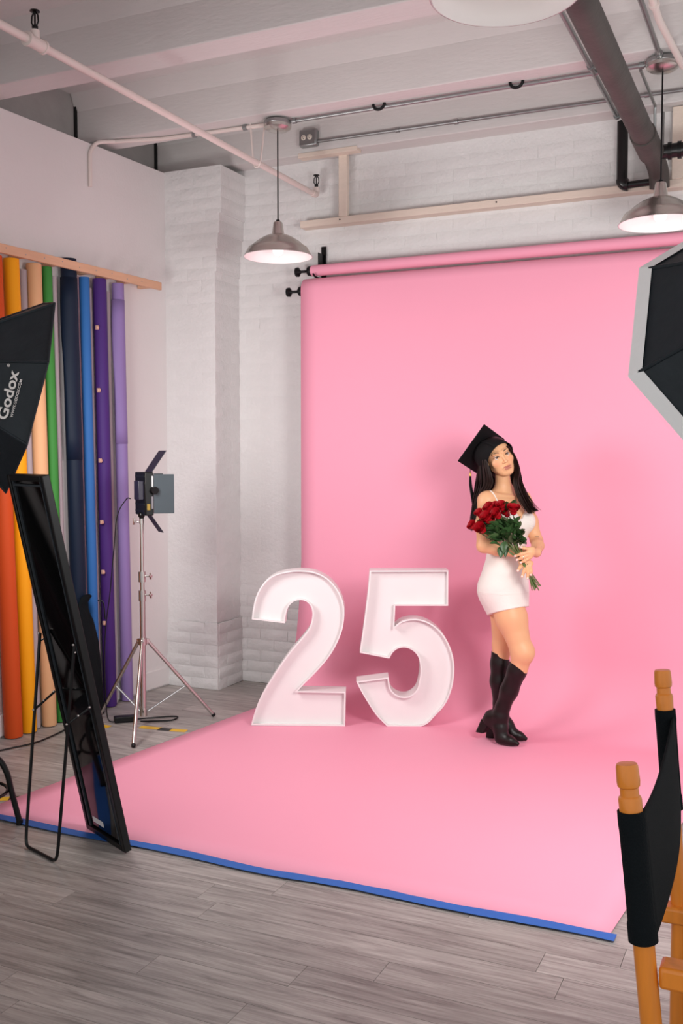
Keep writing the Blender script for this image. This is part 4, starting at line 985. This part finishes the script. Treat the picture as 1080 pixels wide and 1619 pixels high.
# boots
M_boot = mat('black_boot_leather', (25, 15, 15), .38, var=.15, vscale=12, bump=.08, bscale=40, spec=.3)
def boot(shaft, rs, foot, rf, heelc, heel, topz, toe):
    F = Field((-.20, -.16, -.01), (.20, .17, .52), .0034)
    F.chain([v3(*p) for p in shaft], rs, .02); F.chain([v3(*p) for p in foot], rf, .02); F.chain([v3(*p) for p in heelc[0]], heelc[1], .025)
    sl, X, Y, Z = F.sub((-.20, -.16, -.01), (.20, .17, .52))
    a, b, c = topz
    Fd = np.maximum(np.maximum(F.F, (Z-(a+b*X+c*Y)).astype(np.float32)*.9), (.004-Z).astype(np.float32))
    V, Q = F.nets(Fd); o = np_mesh('boot', V, Q, M_boot, person)
    p, q, w0, w1, dv = heel; p, q = Vector(p), Vector(q); d1 = Vector(dv).normalized(); d2 = Vector((-d1.y, d1.x, 0))
    m = MB(); rows = []
    for s_, w in ((0, w0), (.5, (w0+w1)/2-.001), (1, w1)):
        c_ = p.lerp(q, s_); rows.append([c_ + d1*(w*math.copysign(abs(math.cos(t))**.5, math.cos(t))) + d2*(w*.92*math.copysign(abs(math.sin(t))**.5, math.sin(t))) for t in [2*math.pi*i/24 for i in range(24)]])
    n_ = 24; m.add([v for r in rows for v in r], [(a_*n_+i, a_*n_+(i+1) % n_, (a_+1)*n_+(i+1) % n_, (a_+1)*n_+i) for a_ in range(2) for i in range(n_)] + [tuple(range(n_)), tuple(range(2*n_, 3*n_))])
    m.build('block_heel', M_boot, o, 30)
    return o
boot([(.098, -.094, .49), (.074, -.080, .415), (.034, -.052, .30), (.000, -.03, .20), (-.010, -.026, .15)], [.051, .0505, .048, .038, .036], [(-.012, -.026, .145), (-.010, -.036, .085), (-.006, -.048, .041), (.042, -.066, .028), (.080, -.077, .018)], [.037, .037, .034, .025, .0125],
     ([(-.012, -.026, .09), (-.050, .004, .112), (-.012, -.024, .15), (-.060, .008, .135), (-.078, .014, .115)], [.036, .033, .037, .034, .030]), ((-.082, .016, .118), (-.116, .022, .046), .031, .0265, (.82, -.57, 0)), (.472, -.16, 0), 0)
boot([(-.016, .07, .50), (-.017, .07, .42), (-.020, .07, .32), (-.014, .075, .19), (-.014, .076, .15)], [.0485, .050, .049, .037, .036], [(-.014, .076, .145), (.026, .062, .08), (.06, .05, .034), (.095, .04, .026), (.125, .032, .017)], [.036, .034, .029, .022, .012],
     ([(-.014, .076, .14), (-.045, .085, .115)], [.036, .031]), ((-.056, .086, .10), (-.066, .089, .0), .027, .024, (.97, -.22, 0)), (.482, -.10, 0), 0)

# hair
M_hair = mat('dark_brown_hair', (34, 20, 17), .48, var=.35, vscale=60, spec=.22)
hm = MB(); hr = random.Random(3)
def locks(A, B2, n, r, jit=.008, wave=.006):
    A = spline(A, 6); B2 = spline(B2, 6); m = min(len(A), len(B2))
    for i in range(n):
        u = (i+hr.random())/n; ph = hr.random()*6.3; jj = Vector((hr.gauss(0, jit), hr.gauss(0, jit), 0)); tr = hr.uniform(.92, 1.0); mm = max(6, int(m*tr)); P_ = []
        for k in range(mm):
            w = k/(m-1); P_.append(A[k].lerp(B2[k], u) + jj*(.3+w) + Vector((math.sin(ph+w*7)*wave*w, math.cos(ph+w*5)*wave*w, 0)))
        hm.tube(P_, [r*(.75+.5*math.sin(math.pi*min(1, k/mm*.9+.1)))*(1-.6*(k/(mm-1))**5) for k in range(mm)], 6, flat=.65)
locks([(-.070, -.075, 1.60), (-.099, -.105, 1.56), (-.093, -.105, 1.51), (-.080, -.10, 1.465), (-.074, -.085, 1.42), (-.11, -.045, 1.35), (-.138, -.03, 1.26), (-.148, -.03, 1.18)],
      [(-.120, .0, 1.61), (-.138, .02, 1.54), (-.142, .03, 1.48), (-.146, .03, 1.43), (-.152, .03, 1.38), (-.160, .02, 1.31), (-.165, .0, 1.23), (-.168, -.01, 1.15)], 190, .0044)
locks([(.010, -.075, 1.622), (.038, -.068, 1.585), (.061, -.062, 1.53), (.066, -.062, 1.475), (.060, -.072, 1.43), (.074, -.09, 1.37), (.104, -.105, 1.30), (.136, -.11, 1.258)],
      [(.014, -.02, 1.63), (.040, -.02, 1.585), (.064, -.02, 1.53), (.076, -.03, 1.475), (.090, -.05, 1.42), (.114, -.065, 1.36), (.150, -.075, 1.305), (.182, -.08, 1.278)], 150, .0043, .005)
locks([(-.11, .02, 1.60), (-.125, .05, 1.51), (-.11, .06, 1.43), (-.105, .06, 1.36), (-.11, .05, 1.26)], [(.03, .02, 1.61), (.05, .04, 1.52), (.055, .045, 1.44), (.06, .05, 1.38), (.08, .055, 1.30)], 80, .0065)
# crown of the head
hs = Field((-.19, -.19, 1.42), (.13, .14, 1.72), .004)
hs.ell(hp(0, -.026, .030), (.080, .092, .088), HF, 0); hs.ell(hp(0, -.045, -.05), (.062, .062, .08), HF, .04)
V, Q = hs.nets(); n0 = len(hm.v); hm.v += [tuple(p) for p in V]; hm.f += [tuple(int(i)+n0 for i in q) for q in Q]
hm.build('hair', M_hair, person, 80, fix=False)

# graduation cap
M_cap = mat('black_cap_cloth', (14, 12, 14), .8, var=.15, vscale=40, spec=.2)
bc = v3(-.126, .03, 1.603); e1 = v3(-.577, 0, -.816); e1 /= np.linalg.norm(e1); e2 = v3(.431, .84, -.323); e2 -= e1*(e1@e2); e2 /= np.linalg.norm(e2); bn = -np.cross(e1, e2)
cr_ = MB(); a1 = hy - bn*(hy@bn); a1 /= np.linalg.norm(a1); a2 = np.cross(bn, a1); C0 = HO - bn*.016 + a1*.004; rows = []
for s_, r1, r2 in ((0, .105, .092), (.03, .112, .095), (.05, .112, .094), (.08, .102, .088), (.104, .086, .078), (.130, .066, .064)):
    cc = C0 + (bc-bn*.002-C0)*(s_/.130); rows.append([Vector(cc + a1*(r1*math.cos(t)) + a2*(r2*math.sin(t))) for t in [2*math.pi*i/40 for i in range(41)]])
capo = cr_.grid(rows).build('graduation_cap', M_cap, person, 60); sd = capo.modifiers.new('thickness', 'SOLIDIFY'); sd.thickness = .003
Rb = Matrix((Vector(e1), Vector(e2), Vector(bn))).transposed()
MB().box(Vector(bc), (.242, .242, .006), R=Rb).build('mortarboard', M_cap, capo, 30, .002)
MB().sph(Vector(bc+bn*.005), (.009, .009, .005), 14, 8, R=Rb).build('button', M_cap, capo)
ep = bc + e1*.122 + e2*.030; epv = Vector(ep)
MB().tube([Vector(bc+bn*.006), Vector(bc+bn*.0055+e1*.06+e2*.015), Vector(ep+bn*.005), epv+Vector((-.003, -.006, -.012))], .002, 6).build('tassel_cord', M_cap, capo)
tk = epv + Vector((-.003, -.006, -.012))
MB().lathe([(.002, 0), (.0045, -.004), (.0052, -.014), (.005, -.026)], tk, n=12).build('tassel_ring', mat('gold_band', (206, 160, 84), .35, .8), capo)
tm = MB()
for k in range(14):
    a = 2*math.pi*k/14; o = Vector((math.cos(a), math.sin(a), 0)); tm.tube(spline([tk+o*.003+Vector((0, 0, -.022)), tk+o*.0055+Vector((.002, 0, -.07)), tk+o*.007+Vector((.012, 0, -.13)), tk+o*.008+Vector((.026, 0, -.20-.008*hr.random()))], 4), .0026, 5)
tm.build('tassel', M_cap, capo)
# jewellery
MB().tube([Vector(wrL)+Vector((.0265*math.cos(a), .010*math.sin(a)+.02, .0265*math.sin(a))) for a in [2*math.pi*i/28 for i in range(28)]], .0018, 6, closed=True).build('bracelet', M_blackm, person)
MB().tube([Vector((.099+.0004*math.sin(a), -.2585+.0095*math.cos(a), 1.0465+.0095*math.sin(a))) for a in [2*math.pi*i/20 for i in range(20)]], .0014, 6, closed=True).build('ring', mat('silver_ring', (220, 215, 205), .2, 1.), person)

# ---------------------------------------------------------------- the bouquet of roses
bq = thing('rose_bouquet', PO + Matrix.Rotation(PRZ, 3, 'Z') @ Vector((.107, -.23, 1.01)), 'bouquet of long-stemmed red roses held in both her hands', 'bouquet', None, PRZ)
BO = Vector((.107, -.23, 1.01))
M_rose = mat('red_rose_petal', (158, 4, 20), .55, var=.3, vscale=30, spec=.25)
M_leaf = mat('rose_leaf', (58, 88, 48), .4, var=.35, vscale=25, rnd=.25)
M_stem = mat('rose_stem', (84, 104, 46), .5, var=.25, vscale=30)
def rose_mesh(seed):
    r_ = random.Random(seed); m = MB()
    for k in range(15):
        f = k/14; R0 = .006 + .021*f; h0 = .040 - .004*f; a0 = k*2.4 + r_.random()*.4; wid = 1.5 - .5*f; rows = []
        for i in range(6):
            v = i/5; row = []
            for j in range(7):
                u = j/6-.5; prof = R0*(.35+.65*math.sin(min(1, v*1.15)*math.pi*.5)) + (.006*f*v**3) ; top = h0*(v - .22*(2*u)**2*v*v) + .012*f
                a = a0 + u*wid*2; row.append((math.cos(a)*prof, math.sin(a)*prof, top - .012))
            rows.append(row)
        m.grid(rows)
    m.lathe([(.002, -.014), (.012, -.010), (.017, -.002), (.016, .006)], n=12)
    return m.mesh('rose_bloom', M_rose, 60, fix=False)
RM = [rose_mesh(i) for i in range(3)]
def leaf_mesh(seed):
    r_ = random.Random(seed); rows = []
    for i in range(7):
        v = i/6; w = .019*math.sin(math.pi*v**.8)**.8 if 0 < v < 1 else .0006; rows.append([((-1+j*.5)*w*(1+.06*math.sin(i*3+j)), v*.062, .006*abs(-1+j*.5)*math.sin(math.pi*v) - .014*v*v + r_.uniform(-.001, .001)) for j in range(5)])
    m = MB().grid(rows); m.tube([(0, 0, 0), (0, .03, -.0035), (0, .06, -.0135)], [.0012, .001, .0005], 5)
    return m.mesh('leaf', M_leaf, 60, fix=False)
LM = [leaf_mesh(i) for i in range(4)]
br = random.Random(11); pxl = lambda px, py: ((px-795)*.0033, (1172-py)*.003455+.019)
heads = [(809, 807, -.27, 1.0), (786, 813, -.285, .95), (771, 819, -.285, 1.05), (774, 805, -.25, .95), (758, 813, -.25, .8), (792, 802, -.24, .9), (749, 831, -.26, .85), (762, 834, -.29, 1.0), (783, 803, -.22, .85), (800, 812, -.22, .8), (767, 826, -.23, .8), (778, 824, -.255, .8)]
for i, (px, py, y, sc) in enumerate(heads):
    x, z = pxl(px, py); P_ = Vector((x, y, z)); root = Vector((.107+br.uniform(-.012, .012), -.226+br.uniform(-.008, .006), 1.01)); d = (P_-root)
    tilt = (d.normalized() + Vector((br.uniform(-.35, .35), -.45+br.uniform(-.3, .2), br.uniform(-.1, .5)))).normalized()
    o = link('rose', RM[i % 3], bq); o.location = P_ - BO; o.rotation_euler = tilt.to_track_quat('Z', 'Y').to_euler(); o.scale = (sc*1.1,)*3
    o.matrix_parent_inverse = Matrix.Identity(4)
    neck = P_ - tilt*.014*sc; end = Vector((.168+br.uniform(-.022, .022), -.218+br.uniform(-.012, .012), .888+br.uniform(-.02, .016)))
    low = root + (end-root)*.5
    stpts = [p - BO for p in spline([neck, neck - tilt*.035 + Vector((.01, .01, -.01)), root.lerp(neck, .35), root, low, end], 4)]
    MB().tube(stpts, .0030, 7).build('stem', M_stem, bq)
spots = []
for i in range(90):
    t_ = br.random(); ctr = Vector((.0, -.245, 1.125)).lerp(Vector((.085, -.235, 1.08)), t_)
    px, py = br.uniform(769, 824), br.uniform(820, 853)
    if px > 818 and py < 838: py += 14
    if px < 778 and py > 842: py -= 12
    x, z = pxl(px, py); y = -.225 - br.random()*.055
    dr = Vector((x-.05+br.uniform(-.04, .04), -.05+br.uniform(-.06, .03), z-1.10+br.uniform(-.06, .05))).normalized()
    o = link('leaf', LM[i % 4], bq); q = dr.to_track_quat('Y', 'Z') @ Matrix.Rotation(br.uniform(-.9, .9), 3, 'Y').to_quaternion()
    o.location = Vector((x, y, z)) - dr*.03 - BO; o.rotation_euler = q.to_euler(); o.scale = (br.uniform(.9, 1.35),)*3; o.matrix_parent_inverse = Matrix.Identity(4)
for px, py, y in ((799, 797, -.25), (809, 794, -.255), (815, 818, -.26), (817, 826, -.265), (758, 822, -.28), (790, 866, -.275), (798, 865, -.275), (795, 858, -.285)):
    x, z = pxl(px, py); o = link('leaf', LM[px % 4], bq); dr = Vector((br.uniform(-.3, .3), -.4, .8 if py < 830 else -.8)).normalized()
    o.location = Vector((x, y, z)) - dr*.03 - BO; o.rotation_euler = dr.to_track_quat('Y', 'Z').to_euler(); o.matrix_parent_inverse = Matrix.Identity(4)
for o in list(bpy.data.objects):
    if '_local' in o: del o['_local']
